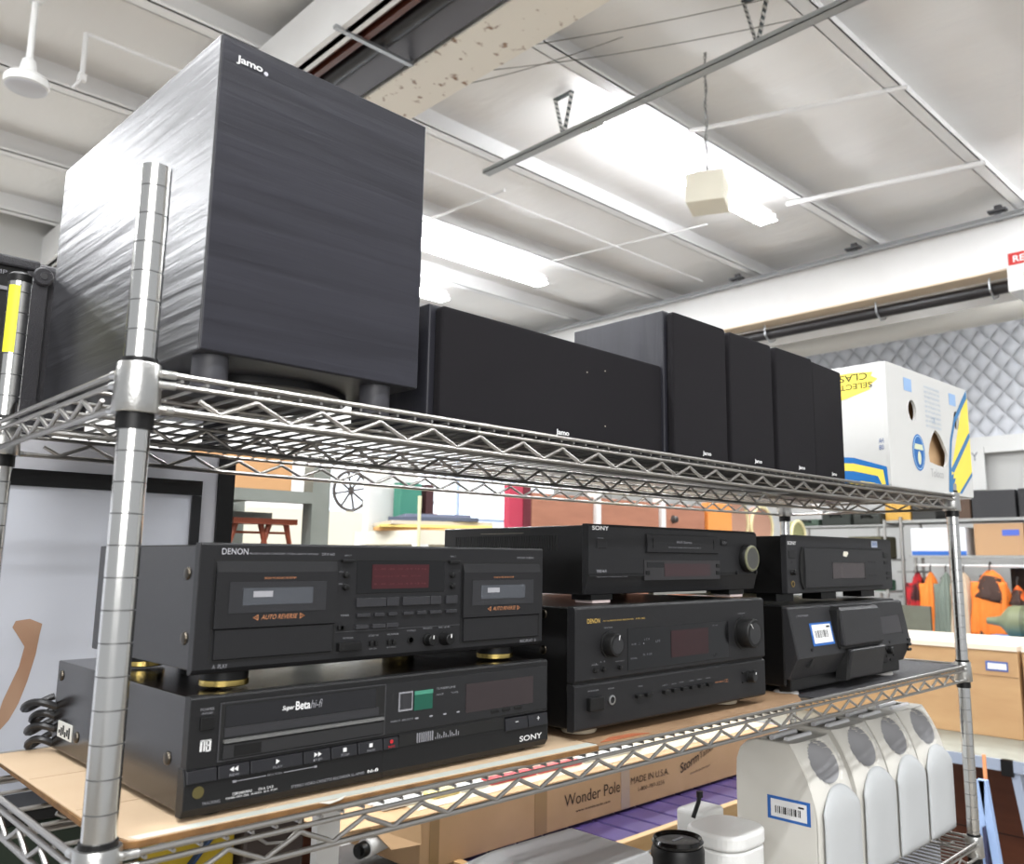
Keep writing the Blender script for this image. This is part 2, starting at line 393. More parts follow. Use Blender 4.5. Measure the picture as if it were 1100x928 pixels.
lt = mat('pale blue print text', (.62,.70,.78), .7)
its = []
for k in range(9): its.append((random.choice(['NET WT 40 LBS 18.14 KG','KEEP AT 58 F DO NOT DROP','PRODUCE OF ECUADOR','PACKED FOR EXPORT']), .190, -.0037, .232-k*.011, .0050, .085))
its.append(('Tobasco', .200, -.0037, .030, .016, .070, {}))
text(its[:9], lt, bb, 'printed_lettering'); text([('CB', .222,-.0037,.158,.010,.018)], lt, bb, 'printed_mark')
text([('Toloco', .200, -.0037, .034, .018, .070)], mat('grey box print', (.70,.70,.70), .7), bb, 'printed_word')
# left narrow side (faces -x): SELECT CLASS upside down, yellow arrow and blue swoosh
def sdecal(polys, m, name, x=-.0006):
    d = MB()
    for p in polys: d.add([(x,a,b) for a,b in p], [list(range(len(p)))])
    return d.build(name, m, bb)
sdecal([[(.014,.226),(.034,.213),(.030,.206),(.085,.192),(.290,.150),(.290,.246),(.070,.246),(.024,.242),(.028,.234)]], box_y, 'yellow_arrow_print')
sdecal([[(.004,.040),(.074,.064),(.298,.09),(.298,.0),(.002,.0)]], box_b, 'blue_swoosh_print', -.0006)
sdecal([[(.012,.034),(.076,.052),(.298,.072),(.298,.055),(.078,.036),(.024,.022),(.016,.004),(.008,.004)],[(.030,.008),(.060,.014),(.100,.010),(.100,.001),(.034,.001)]], box_y, 'yellow_swoosh_print', -.0009)
text([('CLASS', -.0010, .036, .243, .015, .075, {'rot': 180, 'bold': .01}), ('SELECTED', -.0010, .026, .222, .012, .100, {'rot': 180, 'bold': .01})], mat('dark print', (.30,.30,.12), .7), bb, 'printed_lettering', rot=(90,0,-90))
text([('AH', -.0010, .018, .090, .010, .010), ('80', -.0010, .018, .076, .010, .010)], mat('blue print', (.3,.4,.6), .7), bb, 'printed_mark', rot=(90,0,-90))
# dark flattened sheet under the box
tag(MB().box(1.40,1.83,-.006,.33,-.0097,-.0068).build('cardboard_sheet', mat('grey sheet', (.55,.54,.53), .7)), 'flat grey cardboard sheet lying under the white fruit box', 'cardboard')

# ------------------------------------------------------------------ electronics helpers
def screw(p, loc, axis='x-'):
    m = MB().lathe([(.0045,-.0006),(.0062,.0),(.0055,.0016),(.003,.0024)], (0,0,0), 16, axis='x')
    o = m.build('screw', mat('black zinc screw', (.30,.28,.25), .3, 1), p); o.location = loc; o.rotation_euler = (0,0,PI); return o
def btn(p, x0, x1, z0, z1, m=None, d=.0025, y=0, name='button', bev=.0006):
    return MB().box(x0,x1,y-d,y+.001,z0,z1).build(name, m or facem2, p, bevel=bev)
def knob(p, x, z, r, d, m=None, name='knob', pointer=True, n=28):
    k = MB().lathe([(r*1.12,0),(r*1.08,d*.25),(r,d*.3),(r*.94,d*.95),(r*.85,d)], (x,0,z), n, axis='y').build(name, m or facem2, p)
    if pointer: MB().box(x-.0006,x+.0006,-d-.0003,-d+.0002,z+r*.25,z+r*.85).build('pointer', white_t, k)
    return k
def frame(p, x0, x1, z0, z1, t, d, m, name):
    f = MB()
    f.box(x0-t,x1+t,-d,.0005,z1,z1+t).box(x0-t,x1+t,-d,.0005,z0-t,z0).box(x0-t,x0,-d,.0005,z0,z1).box(x1,x1+t,-d,.0005,z0,z1)
    return f.build(name, m, p)
def rect(p, x0, x1, z0, z1, m, name, y=-.0003, d=.0006):
    return MB().box(x0,x1,y-d/2,y+d/2,z0,z1).build(name, m, p)

# ---- Denon cassette deck
dk = thing('cassette_deck', 'black double cassette deck marked DENON resting on the wide recorder at left', 'stereo', (.075,.030,-.2765))
Z0 = .0155; Z1 = .131
MB().box(.004,.426,.010,.275,Z0+.002,Z1-.002).build('case', metalcase, dk, bevel=.0012)
MB().prism([(0,Z0+.004),(.003,Z0),(.008,Z0-.001),(.010,Z0),(.010,Z1),(.001,Z1),(0,Z1-.002)], 0, .430, 'x').build('front_panel', facem, dk, bevel=.0006)
screw(dk, (.004,.030,.045)); screw(dk, (.004,.033,.103)); screw(dk, (.004,.235,.103))
for x, z in ((.046,0),(.384,0)):
    for y in (.035,.235):
        ft = MB().lathe([(.0215,.006),(.0215,.0155+.001)], (x,y,0), 32).build('foot', blackplastic, dk)
        MB().lathe([(.0205,0),(.0222,.001),(.0222,.0058),(.0205,.0065)], (x,y,0), 32).build('gold_foot_ring', goldm, ft)
def tape_door(x0, x1, z0, z1, zs, flip):
    frame(dk, x0, x1, z0, z1, .0016, .0003, dark, 'door_gap')
    d = MB().prism([(-.001,zs),(-.0035,zs+.001),(-.0035,z1-.010),(-.0008,z1)], x0, x1, 'x').build('cassette_door', facem, dk)
    MB().prism([(.0,z0),(-.0022,z0+.001),(-.0022,zs-.0004),(0,zs-.0004)], x0+.002, x1-.003, 'x').build('door_sill', facem, d)
    w = x1-x0; a = x0+w*.10; b = x1-w*.10
    MB().box(a,b,-.0040,-.0033,zs+.014,z1-.019).build('window_surround', mat('surround', (.15,.15,.16), .3), d)
    wx0 = x0+w*.205; wx1 = x0+w*.78
    MB().box(wx0,wx1,-.0043,-.0036,zs+.021,zs+.0365).build('tape_window', mat('smoked tape window', (.27,.28,.30), .2), d)
    MB().box(wx0+w*.08,wx0+w*.235,-.0046,-.0042,zs+.028,zs+.0335).build('tape_spindle', mat('pale spindle', (.58,.58,.60), .4), d)
    text([('AUTO REVERSE', x0+w*.36, -.0038, zs+.0075, .0042, w*.30, {'shear': .3}), ('◁', x0+w*.29, -.0038, zs+.0075, .0040, .004), ('▷', x0+w*.69, -.0038, zs+.0075, .0040, .004),
          ('DOLBY HX PRO B·C NR SYSTEM', x0+w*.37, -.0038, z1-.0165, .0018, w*.26)], orange_t, d)
    tri = MB(); tx = x0+w*.30; zz = zs+.0095
    for s, cx in ((-1, x0+w*.315), (1, x0+w*.70)):
        tri.add([(cx+s*.003,-.0038,zz),(cx-s*.002,-.0038,zz+.0025),(cx-s*.002,-.0038,zz+.0017),(cx+s*.0012,-.0038,zz)], [(0,1,2,3)])
        tri.add([(cx+s*.003,-.0038,zz),(cx-s*.002,-.0038,zz-.0025),(cx-s*.002,-.0038,zz-.0017),(cx+s*.0012,-.0038,zz)], [(0,1,2,3)])
        tri.add([(cx-s*.002,-.0038,zz+.0025),(cx-s*.0027,-.0038,zz+.0025),(cx-s*.0027,-.0038,zz-.0025),(cx-s*.002,-.0038,zz-.0025)], [(0,1,2,3)])
    tri.build('arrow_print', orange_t, d)
tape_door(.0155,.139,.0265,.1145,.0535,0)
tape_door(.302,.423,.0255,.1125,.0515,1)
text([('DENON', .020,-.0004,.1205,.0056,.025,{'bold':.0})], mat('silver print', (.70,.70,.72), .4), dk, 'logo_lettering')
text([('PRECISION AUDIO COMPONENT / STEREO CASSETTE TAPE DECK', .046,-.0004,.1208,.0015,.072), ('DRW-660', .122,-.0004,.1203,.0026,.014), ('SYNCHRO DUBBING', .386,-.0004,.1185,.0024,.028), ('A  PLAY', .018,-.0004,.0195,.0036,.014), ('REC/PLAY  B', .393,-.0004,.0195,.0034,.026),
      ('EJECT', .148,-.0004,.1195,.0018,.008), ('EJECT', .284,-.0004,.1195,.0018,.008), ('PITCH', .142,-.0004,.1035,.0014,.005), ('MEMORY', .142,-.0004,.0915,.0014,.005), ('TIMER', .146,-.0004,.0600,.0018,.010), ('POWER', .150,-.0004,.0378,.0016,.012),
      ('DOLBY NR', .180,-.0004,.0385,.0018,.012), ('MONITOR', .203,-.0004,.0385,.0018,.014), ('PHONES', .228,-.0004,.0410,.0016,.011), ('BALANCE', .249,-.0004,.0425,.0016,.012), ('REC LEVEL', .270,-.0004,.0425,.0016,.016), ('OFF ON', .181,-.0004,.0255,.0014,.009),('B C MPX', .203,-.0004,.0255,.0014,.011)], grey_t, dk)
rect(dk, .141,.300,.1155,.1165, dark, 'panel_seam'); rect(dk,.141,.300,.0445,.0452, mat('edge highlight', (.22,.22,.23), .35), 'panel_ledge')
ds = MB().box(.163,.276,-.0006,.001,.082,.1155).build('display', gloss, dk, bevel=.0004)
rect(ds, .181,.254,.0865,.1115, mat('red display glass', (.22,.065,.085), .25), 'display_glass', y=-.0008)
text([('L -40 -20 -10 -5 0 +3 +6', .184,-.0013,.106,.0018,.066), ('DOLBY B C NR  MPX  PITCH', .184,-.0013,.0985,.0016,.058), ('R -40 -20 -10 -5 0 +3 +6', .184,-.0013,.0905,.0018,.066)], mat('dim red print', (.32,.11,.13), .5), ds, 'display_lettering')
btn(dk,.144,.158,.1135,.1165,blackplastic,.004,name='eject_lever'); btn(dk,.281,.296,.1125,.1160,blackplastic,.004,name='eject_lever')
for x, z in ((.150,.101),(.150,.089),(.287,.100),(.287,.088)): knob(dk, x, z, .0032, .004, blackplastic, 'small_knob', False, 14)
bm_ = mat('button grey', (.16,.16,.172), .35)
for a in ((.163,.199),(.200,.215),(.220,.2555),(.2565,.271),(.278,.294)): btn(dk, a[0], a[1], .0685, .0775, bm_)
for a in ((.164,.180),(.185,.197),(.202,.213),(.221,.234),(.239,.251),(.256,.272),(.278,.293)): btn(dk, a[0], a[1], .0585, .0622, bm_, .003)
for a in ((.163,.178),(.183,.199),(.200,.215)): btn(dk, a[0], a[1], .0465, .0510, bm_, .003)
for a in ((.145,.162),(.143,.146)): btn(dk, a[0], a[0]+.006, .0470, .0515, blackplastic, .003, name='timer_switch')
btn(dk, .143, .169, .0265, .0345, blackplastic, .006, name='power_button')
for a in (.181,.187,.203,.209): btn(dk, a, a+.0035, .0290, .0340, blackplastic, .003, name='slide_switch')
MB().lathe([(.0042,0),(.0042,.0008),(.0028,.001),(.0028,-.004)], (.233,0,.032), 20, axis='y').build('headphone_jack', blackplastic, dk)
knob(dk,.2555,.031,.0060,.011, blackplastic,'level_knob'); knob(dk,.278,.031,.0065,.013, blackplastic,'level_knob')

# ---- Sony Beta recorder
bt = thing('video_recorder', 'wide black Betamax recorder marked SuperBeta and SONY on the wooden board', 'video recorder', (.070,.015,-.3790))
Z1 = .1015
MB().box(.002,.428,.010,.375,.005,Z1-.001).build('case', mat('glossy dark brown case', (.085,.07,.065), .16, bump=(500,.06)), bt, bevel=.0015)
MB().prism([(.0,.044),(0,Z1-.002),(.002,Z1),(.012,Z1),(.012,.042),(0,.042)], 0, .430, 'x').build('front_panel', facem2, bt, bevel=.0005)
MB().prism([(.004,.003),(-.0005,.010),(-.0005,.030),(.004,.0425),(.014,.0425),(.014,.003)], -.001, .431, 'x').build('lower_panel', mat('lower charcoal panel', (.09,.09,.093), .42, spec=.3), bt, bevel=.0006)
for x in (.03,.40):
    for y in (.02,.34): MB().lathe([(.010,0),(.010,.006)], (x,y,0), 16).build('foot', blackplastic, bt)
MB().box(.0008,.0021,.305,.352,.020,.037).build('rating_sticker', mat('sticker white', (.82,.82,.80), .5), bt)
stt = MB()
for k in range(6): stt.box(.0002,.0009,.309+k*.0068,.309+k*.0068+.0036,.0225+.002*(k%2),.034-.003*(k%3))
stt.build('sticker_print', mat('ink', (.08,.08,.08), .6), bt)
screw(bt,(.002,.290,.027)); screw(bt,(.002,.045,.045)); screw(bt,(.002,.36,.085))
btn(bt,.009,.0215,.0735,.0845,blackplastic,.002,name='power_button')
text([('POWER', .009,-.0004,.0895,.0022,.012), ('ON/STANDBY', .010,-.0004,.0865,.0016,.010)], grey_t, bt)
# Beta emblem
em = MB()
em.box(.0105,.0122,-.0007,0,.0560,.0650).box(.0105,.0150,-.0007,0,.0640,.0652).box(.0185,.0200,-.0007,0,.0560,.0650).box(.0155,.0200,-.0007,0,.0640,.0652).box(.0155,.0168,-.0007,0,.0560,.0650).box(.0155,.0195,-.0007,0,.0555,.0567).box(.0155,.0190,-.0007,0,.0600,.0610).box(.0135,.0146,-.0007,0,.0560,.0650)
em.build('beta_emblem', white_t, bt)
# recess with cassette flap
frame(bt,.027,.197,.0460,.0935,.0009,.0012, mat('recess rim', (.24,.24,.25), .3), 'recess_rim')
rc = MB().box(.027,.197,-.0009,.0005,.0465,.0930).build('cassette_recess', dark, bt)
MB().box(.031,.186,-.0014,-.0008,.0735,.0915).build('cassette_flap', mat('flap gloss', (.10,.10,.11), .18), rc)
MB().box(.031,.190,-.0014,-.0008,.0650,.0730).build('flap_lower', mat('flap lower', (.17,.17,.18), .3), rc)
MB().prism([(-.0045,.0605),(-.0008,.0610),(-.0008,.0632),(-.0040,.0632)], .030, .195, 'x').build('slot_lip', mat('grey slot lip', (.36,.36,.355), .4), rc)
MB().box(.030,.195,-.0030,-.0008,.0475,.0590).build('flap_sill', mat('sill', (.14,.14,.145), .35), rc)
MB().box(.040,.065,-.0036,-.0029,.0485,.0575).build('small_button', blackplastic, rc)
text([('Super', .0845,-.0016,.0805,.0052,.0125,{'shear':.3,'bold':.02}), ('Beta', .0980,-.0016,.0805,.0078,.0150,{'bold':.018})], white_t, rc, 'logo_lettering')
text([('hi-fi', .1135,-.0016,.0805,.0074,.0125,{'shear':.25})], grey_t, rc, 'logo_lettering')
# right window area
rw = MB().box(.198,.428,-.0008,.0005,.0450,.0945).build('display_window', mat('dark display window', (.105,.105,.11), .25), bt, bevel=.0004)
rect(rw,.303,.405,.0540,.0845, mat('display brown', (.18,.15,.155), .3), 'display_glass', y=-.0010)
rect(rw,.214,.2315,.0655,.0845, grey_t, 'indicator_frame', y=-.0010); rect(rw,.2155,.2300,.0675,.0830, mat('indicator dark', (.17,.17,.18), .3), 'indicator_face', y=-.0014)
rect(rw,.2335,.257,.0645,.0840, mat('green panel', (.07,.30,.24), .4), 'green_label', y=-.0012)
rect(rw,.2335,.257,.0800,.0840, mat('pale green panel', (.25,.50,.42), .4), 'green_label_strip', y=-.0014)
text([('PCM', .236,-.0016,.0808,.0022,.010), ('TUNER/LINE', .262,-.0011,.0825,.0022,.026), ('ANT', .262,-.0011,.0765,.0018,.010), ('TV/VTR', .282,-.0011,.0765,.0018,.010), ('INPUT SELECT', .205,-.0011,.0560,.0016,.028), ('•  •  •  •', .235,-.0011,.0555,.0020,.06),
      ('CLOCK', .340,-.0011,.0545,.0016,.010), ('TIMER', .357,-.0011,.0545,.0016,.010), ('COUNTER', .376,-.0011,.0545,.0016,.013)], grey_t, rw)
for a in (.340,.357,.376): btn(rw, a, a+.012, .0490, .0525, blackplastic, .0016)
# transport keys
kx = [(.000,.0265,'',''),(.027,.0560,'◀◀','REW'),(.0565,.1080,'▶','PLAY'),(.1085,.1370,'▶▶','FF'),(.1375,.1665,'■','STOP'),(.167,.1960,'■','PAUSE'),(.1965,.2150,'','')]
kxm = mat('transport key', (.105,.105,.118), .32)
for i, (a, b, s, n) in enumerate(kx):
    k = MB().prism([(.0035,.0300),(-.0030,.0310),(-.0015,.0415),(.0040,.0425)], a+.0004, b-.0004, 'x').build('transport_key', kxm, bt, bevel=.0005)
    c = (a+b)/2
    if n:
        g = MB(); zc = .0378; y = -.0026
        def tri(cx, s_, r=.0022): g.add([(cx+s_*r,y,zc),(cx-s_*r*.7,y,zc+r),(cx-s_*r*.7,y,zc-r)], [(0,1,2)])
        if n == 'REW': tri(c-.002,-1); tri(c+.002,-1)
        elif n == 'PLAY': tri(c,1)
        elif n == 'FF': tri(c-.002,1); tri(c+.002,1)
        else: g.box(c-.0018,c+.0018,y-.0002,y+.0002,zc-.0018,zc+.0018)
        g.build('key_symbol', white_t, k)
        text([(n, c-.0045, -.0034, .0322, .0021, .009)], grey_t, k)
    if i == 6:
        MB().lathe([(.0019,0),(.0019,.0005)], (c,-.0026,.0380), 12, axis='y').build('record_dot', mat('red print', (.72,.13,.16), .5), k)
        text([('REC', c-.004, -.0034, .0322, .0021, .008)], MATS['red print'], k)
MB().box(.216,.360,-.001,.003,.0305,.0425).build('slider_well', dark, bt)
sl = MB()
for k in range(8): sl.box(.238+k*.0028,.2390+k*.0028,-.0022,-.0008,.0320,.0415)
for k in range(12): sl.box(.262+k*.0028,.2628+k*.0028,-.0016,-.0008,.0325,.0345+.004*((k*5)%3)/2)
sl.build('slider_marks', grey_t, bt)
for a, b, s in ((.361,.3965,'-'),(.397,.4290,'+')):
    k = MB().prism([(.0035,.0265),(-.0030,.0275),(-.0015,.0405),(.0040,.0415)], a+.0004, b-.0004, 'x').build('channel_key', kxm, bt, bevel=.0005)
    c = (a+b)/2; g = MB().box(c-.0022,c+.0022,-.0026,-.0022,.0355,.0362)
    if s == '+': g.box(c-.0004,c+.0004,-.0026,-.0022,.0337,.0380)
    g.build('key_symbol', white_t, k)
text([('SONY', .3845,-.0010,.0125,.0062,.036,{'bold':.018})], mat('raised silver', (.80,.80,.80), .3), bt, 'logo_lettering')
text([('STEREO VIDEO CASSETTE RECORDER SL-HF450', .098,-.0009,.0115,.0024,.078), ('TRACKING', .0155,-.0009,.0118,.0024,.0155), ('BETA SCAN', .074,-.0009,.0260,.0016,.014)], grey_t, bt)
text([('hi-fi', .180,-.0009,.0115,.0032,.012,{'bold':.018}), ('TIMER OFF-ON  AUDIO  EJ-II  PCM', .036,-.0009,.0122,.0020,.048), ('STEREO/MAIN/MONO', .042,-.0009,.0152,.0022,.018), ('CH-A  CH-B', .066,-.0009,.0152,.0022,.014)], white_t, bt)
rect(bt,.0455,.0725,.0264,.0270,grey_t,'scan_line',y=-.0008); rect(bt,.090,.1200,.0264,.0270,grey_t,'scan_line',y=-.0008)
rect(bt,.0415,.0450,.0258,.0276,grey_t,'scan_end_mark',y=-.0008); rect(bt,.1205,.1235,.0258,.0276,grey_t,'scan_end_mark',y=-.0008)
rect(bt,.1972,.1978,.004,.0295,dark,'panel_seam',y=-.0006)
MB().lathe([(.0050,0),(.0050,.0005)], (.0115,-.0005,.0230), 16, axis='y').build('gold_sticker', mat('old gold sticker', (.30,.27,.13), .5), bt)
# coiled cord behind/left of it
cd = MB()
for k, (z, r, dx) in enumerate(((.008,.022,.004),(.022,.026,.006),(.034,.022,.006),(.046,.028,.002))):
    pts = []
    for i in range(25):
        a = PI*.35+PI*1.3*i/24
        pts.append((-.000+dx+r*.9*math.cos(a), .395+r*1.0*math.sin(a)*.9+.0, z+.006*math.sin(a*2)+.004*k*.3))
    cd.tube(pts, .0040, 8)
cd.build('power_cord', mat('black rubber cord', (.11,.11,.115), .35), bt)

# ---- Denon receiver
rv = thing('stereo_receiver', 'tall black receiver marked DENON with two large knobs under the SONY tape player', 'stereo', (.543,.010,-.3785))
MB().box(.004,.438,.014,.40,.012,.1600).build('case', metalcase, rv, bevel=.0015)
MB().box(.02,.42,.014,.4,.008,.013).build('chassis_base', dark, rv)
MB().prism([(.014,.069),(.002,.069),(0,.071),(0,.158),(.003,.1615),(.014,.1615)], 0, .442, 'x').build('upper_panel', facem, rv, bevel=.0008)
MB().prism([(.014,.010),(.004,.010),(.0005,.013),(.0005,.064),(.003,.0665),(.014,.0665)], 0, .442, 'x').build('lower_panel', facem, rv, bevel=.0008)
MB().box(.001,.441,.004,.014,.066,.070).build('panel_gap', dark, rv)
for x in (.055,.385):
    for y in (.045,.36):
        MB().lathe([(.022,0),(.0235,.002),(.0235,.006),(.020,.009)], (x,y,0), 28).build('foot', mat('beige foot', (.74,.70,.62), .5), rv)
for y, z in ((.06,.105),(.06,.150),(.2,.150)): screw(rv, (.004,y,z))
text([('DENON', .022,-.0004,.1400,.0060,.024,{'bold':.01}), ('AV SURROUND RECEIVER', .052,-.0004,.1412,.0018,.062), ('AVR-1801', .118,-.0004,.1412,.0022,.020)], gold_t, rv, 'logo_lettering')
def bigknob(p, x, z, r, d, nm, a=60):
    k = MB().lathe([(r*1.12,0),(r*1.1,.002),(r,.0025),(r*.97,d*.9),(r*.9,d)], (x,0,z), 40, axis='y').build(nm, blackplastic, p)
    MB().lathe([(r*.70,d+.0002),(r*.66,d-.004)], (x,0,z), 32, axis='y').build('knob_face', mat('knob face', (.13,.13,.135), .25), k)
    t = math.radians(a); MB().bar((x+r*.45*math.cos(t),-d-.0006,z+r*.45*math.sin(t)), (x+r*.85*math.cos(t),-d-.0006,z+r*.85*math.sin(t)), .0012, .0006).build('pointer', white_t, k)
    return k
bigknob(rv, .0635, .1120, .0150, .016, 'selector_knob', 75)
bigknob(rv, .3800, .1100, .0225, .022, 'volume_knob', 130)
dp = MB().box(.101,.339,-.0008,.0005,.0760,.1300).build('display', gloss, rv, bevel=.0003)
rect(dp,.195,.285,.086,.1225, mat('dark red display', (.155,.06,.07), .25), 'display_glass', y=-.0010)
text([('•  ∴  ▪', .115,-.0012,.108,.0030,.02), ('AUTO', .108,-.0012,.108,.0026,.010), ('L C R', .135,-.0012,.113,.0028,.012), ('LFE', .160,-.0012,.109,.0030,.010), ('SL S SR', .132,-.0012,.093,.0028,.020), ('SIGNAL', .106,-.0012,.090,.0022,.014), ('INPUT MODE', .296,-.0012,.124,.0018,.014)], mat('faint grey print', (.38,.38,.40), .5), dp)
text([('FUNCTION', .054,-.0004,.1325,.0016,.016), ('VOLUME', .366,-.0004,.1385,.0018,.020), ('A', .038,-.0004,.089,.0016,.002), ('SPEAKERS', .030,-.0004,.0880,.0014,.012), ('A   B', .046,-.0004,.0905,.0018,.010), ('VIDEO SELECT', .076,-.0004,.0890,.0014,.018),
      ('POWER', .024,-.0002,.0565,.0018,.020), ('PHONES', .062,-.0002,.0560,.0018,.012), ('TONE', .122,-.0002,.0530,.0018,.010), ('DIRECT', .175,-.0002,.0495,.0014,.012),('5CH', .196,-.0002,.0495,.0014,.010),('MODE', .214,-.0002,.0500,.0014,.010),('PANEL', .238,-.0002,.0500,.0014,.010),('CINEMA', .256,-.0002,.0500,.0014,.012),('MUSIC', .278,-.0002,.0500,.0014,.012)], grey_t, rv)
text([('dts', .277,-.0004,.0790,.0058,.014,{'bold':.018,'shear':.2}), ('▪▪', .296,-.0004,.079,.005,.010), ('DIGITAL', .316,-.0004,.0800,.0026,.016), ('DOLBY SURROUND', .302,-.0002,.0415,.0020,.022), ('□□', .327,-.0002,.0405,.004,.008)], orange_t, rv)
dd = MB().box(.297,.309,-.0006,0,.0785,.0855).build('dolby_mark', orange_t, rv); MB().box(.2990,.3022,-.0010,-.0005,.0798,.0842).box(.3038,.3070,-.0010,-.0005,.0798,.0842).build('dolby_mark_cut', facem, dd)
for a in (.036,.0515): knob(rv, a, .0820, .0030, .004, blackplastic, 'small_button', False, 12)
knob(rv, .084, .0820, .0030, .004, blackplastic, 'small_button', False, 12)
btn(rv,.0215,.048,.0335,.0500,blackplastic,.007,name='power_button',bev=.0015)
MB().lathe([(.0062,0),(.0062,.0014),(.0042,.0018),(.0040,.001)], (.069,0,.0425), 24, axis='y', cap=False).build('headphone_jack', mat('steel ring', (.75,.75,.75), .3, 1), rv)
MB().lathe([(.0041,0),(.0041,.0008)], (.069,0,.0425), 16, axis='y').build('jack_hole', dark, rv)
for a in (.1165,.1365,.175,.1955,.2165,.2375,.258,.279): btn(rv, a, a+.0125, .0395, .0440, blackplastic, .005)
bigknob(rv, .394, .0430, .0085, .012, 'tone_knob', 90)
for x, z in ((.378,.050),(.378,.036),(.410,.050),(.410,.036)): btn(rv, x-.004, x+.004, z-.0012, z+.0012, blackplastic, .0015, name='index_mark')

# ---- Sony VCR
vc = thing('tape_player', 'black tape player marked SONY with a round jog dial, on top of the tall receiver', 'video recorder', (.606,.045,-.2170))
MB().box(.002,.419,.010,.315,.0115,.1050).build('case', metalcase, vc, bevel=.0015)
vt = MB()
for k in range(44): vt.box(.0012,.0022,.06+k*.0052,.0626+k*.0052,.070,.092)
vt.build('side_vents', dark, vc)
MB().box(.0016,.0021,.13,.225,.0955,.0962).build('seam_glint', mat('painted glint', (.5,.48,.42), .4), vc)  # thin pale strip painting a glint along the case seam
MB().prism([(.0,.040),(0,.103),(.004,.107),(.012,.107),(.012,.012),(.008,.012)], 0, .421, 'x').build('front_panel', facem, vc, bevel=.0008)
MB().prism([(.0006,.036),(-.0004,.036),(-.0004,.0385),(.0006,.0385)], .001, .42, 'x').build('panel_crease', facem2, vc)
for x in (.040,.375):
    for y in (.03,.28):
        f = MB().box(x-.022,x+.022,y-.018,y+.018,.004,.0125).build('foot', blackplastic, vc); MB().box(x-.018,x+.018,y-.0175,y+.015,0,.0055).build('foot_pad', mat('pinkish foot pad', (.74,.68,.67), .6), f)
MB().box(.165,.300,.02,.03,.0075,.0120).build('chassis_strip', mat('bright steel strip', (.85,.84,.80), .25, 1), vc)
text([('SONY', .007,-.0004,.0985,.0058,.034,{'bold':.015})], white_t, vc, 'logo_lettering')
text([('POWER', .018,-.0004,.0870,.0014,.012), ('VHS Hi-Fi', .016,-.0004,.0410,.0044,.020,{'bold':.02}), ('VIDEO CASSETTE RECORDER SLV-740HF', .016,-.0004,.0350,.0016,.065)], grey_t, vc)
frame(vc,.0165,.0365,.0745,.0850,.0006,.0003,dark,'button_gap'); btn(vc,.0165,.0365,.0745,.0850,facem,.0010,name='power_button')
frame(vc,.122,.304,.0690,.0960,.0009,.0003,dark,'slot_gap')
sd = MB().prism([(0,.0692),(-.0028,.0700),(-.0035,.082),(-.0022,.0952),(0,.0958)], .1225, .3035, 'x').build('cassette_door', facem, vc)
MB().box(.135,.1362,-.0040,-.0025,.0760,.0900).box(.2895,.2907,-.0040,-.0025,.0760,.0900).build('door_grip', dark, sd)
text([('Hi-Fi Stereo', .192,-.0041,.0835,.0040,.038,{'bold':.01}), ('4HEAD FLASH REWIND VIDEO CASSETTE RECORDER', .171,-.0041,.0765,.0015,.083)], grey_t, sd)
frame(vc,.118,.309,.0300,.0585,.0007,.0003,dark,'display_gap')
dv = MB().box(.118,.309,-.0008,.0004,.0300,.0585).build('display', mat('soft black display', (.15,.145,.15), .3), vc)
rect(dv,.165,.282,.0350,.0535, mat('dim maroon display', (.20,.13,.14), .3), 'display_glass', y=-.0010)
MB().box(.124,.163,-.0013,-.0007,.0480,.0555).build('display_tint', gloss, dv)
for x, z in ((.121,.0375),(.2985,.0365),(.2985,.0475)): btn(dv, x, x+.009, z, z+.006, blackplastic, .002)
btn(vc,.314,.331,.0825,.0920,blackplastic,.0012,name='vcr_plus_badge'); text([('VCR+', .3165,-.0015,.0850,.0042,.012)], grey_t, vc)
jd = MB().lathe([(.0225,0),(.0228,.006),(.0205,.010)], (.388,0,.0625), 40, axis='y').build('jog_dial', blackplastic, vc)
MB().lathe([(.0205,.009),(.0212,.0115),(.0190,.0130),(.0170,.0128)], (.388,0,.0625), 40, axis='y', cap=False).build('jog_ring', mat('olive grey ring', (.42,.42,.33), .35), jd)
MB().lathe([(.0172,.0126),(.0150,.0115),(.0110,.0118),(.0105,.0105)], (.388,0,.0625), 40, axis='y').build('jog_disc', mat('jog disc', (.25,.25,.24), .35), jd)
for x, z in ((.357,.039),(.414,.040)): knob(vc, x, z, .0030, .003, blackplastic, 'small_button', False, 12)

# ---- Sony DVD player
cp = thing('disc_player', 'black disc player marked SONY with a wide drop-down flap, stacked at the right', 'disc player', (1.108,.035,-.2300))
MB().box(.002,.425,.010,.32,.014,.1155).build('case', metalcase, cp, bevel=.0015)
MB().box(0,.428,0,.012,.0155,.1175).build('front_panel', mat('grey black faceplate', (.150,.150,.157), .45, spec=.3, bump=(900,.08)), cp, bevel=.0012)
for x in (.05,.215,.385):
    MB().box(x-.03,x+.03,.035,.075,0,.0145).build('foot', blackplastic, cp)
MB().box(.07,.180,.12,.30,.004,.0130).build('chassis_tray', mat('cream underside', (.78,.74,.60), .4), cp)
text([('SONY', .003,-.0004,.1000,.0062,.030,{'bold':.015})], white_t, cp, 'logo_lettering')
frame(cp,.006,.027,.0770,.0900,.0008,.0003,dark,'button_gap'); btn(cp,.006,.027,.0770,.0900,facem,.001,name='power_button')
rect(cp,.014,.018,.0680,.0710,dark,'sensor')
fl = MB()
fl.prism([(-.0006,.0235),(-.0050,.0245),(-.0062,.055),(-.0045,.0945),(-.0006,.0955)], .0545, .372, 'x'); fl.build('drop_flap', MATS['grey black faceplate'], cp, bevel=.0006)
fd = MB().prism([(.050,.0235),(.043,.035),(.040,.058),(.043,.082),(.050,.0955),(.057,.0955),(.057,.0235)], -.0030, .0003, 'y').build('flap_groove', dark, cp)
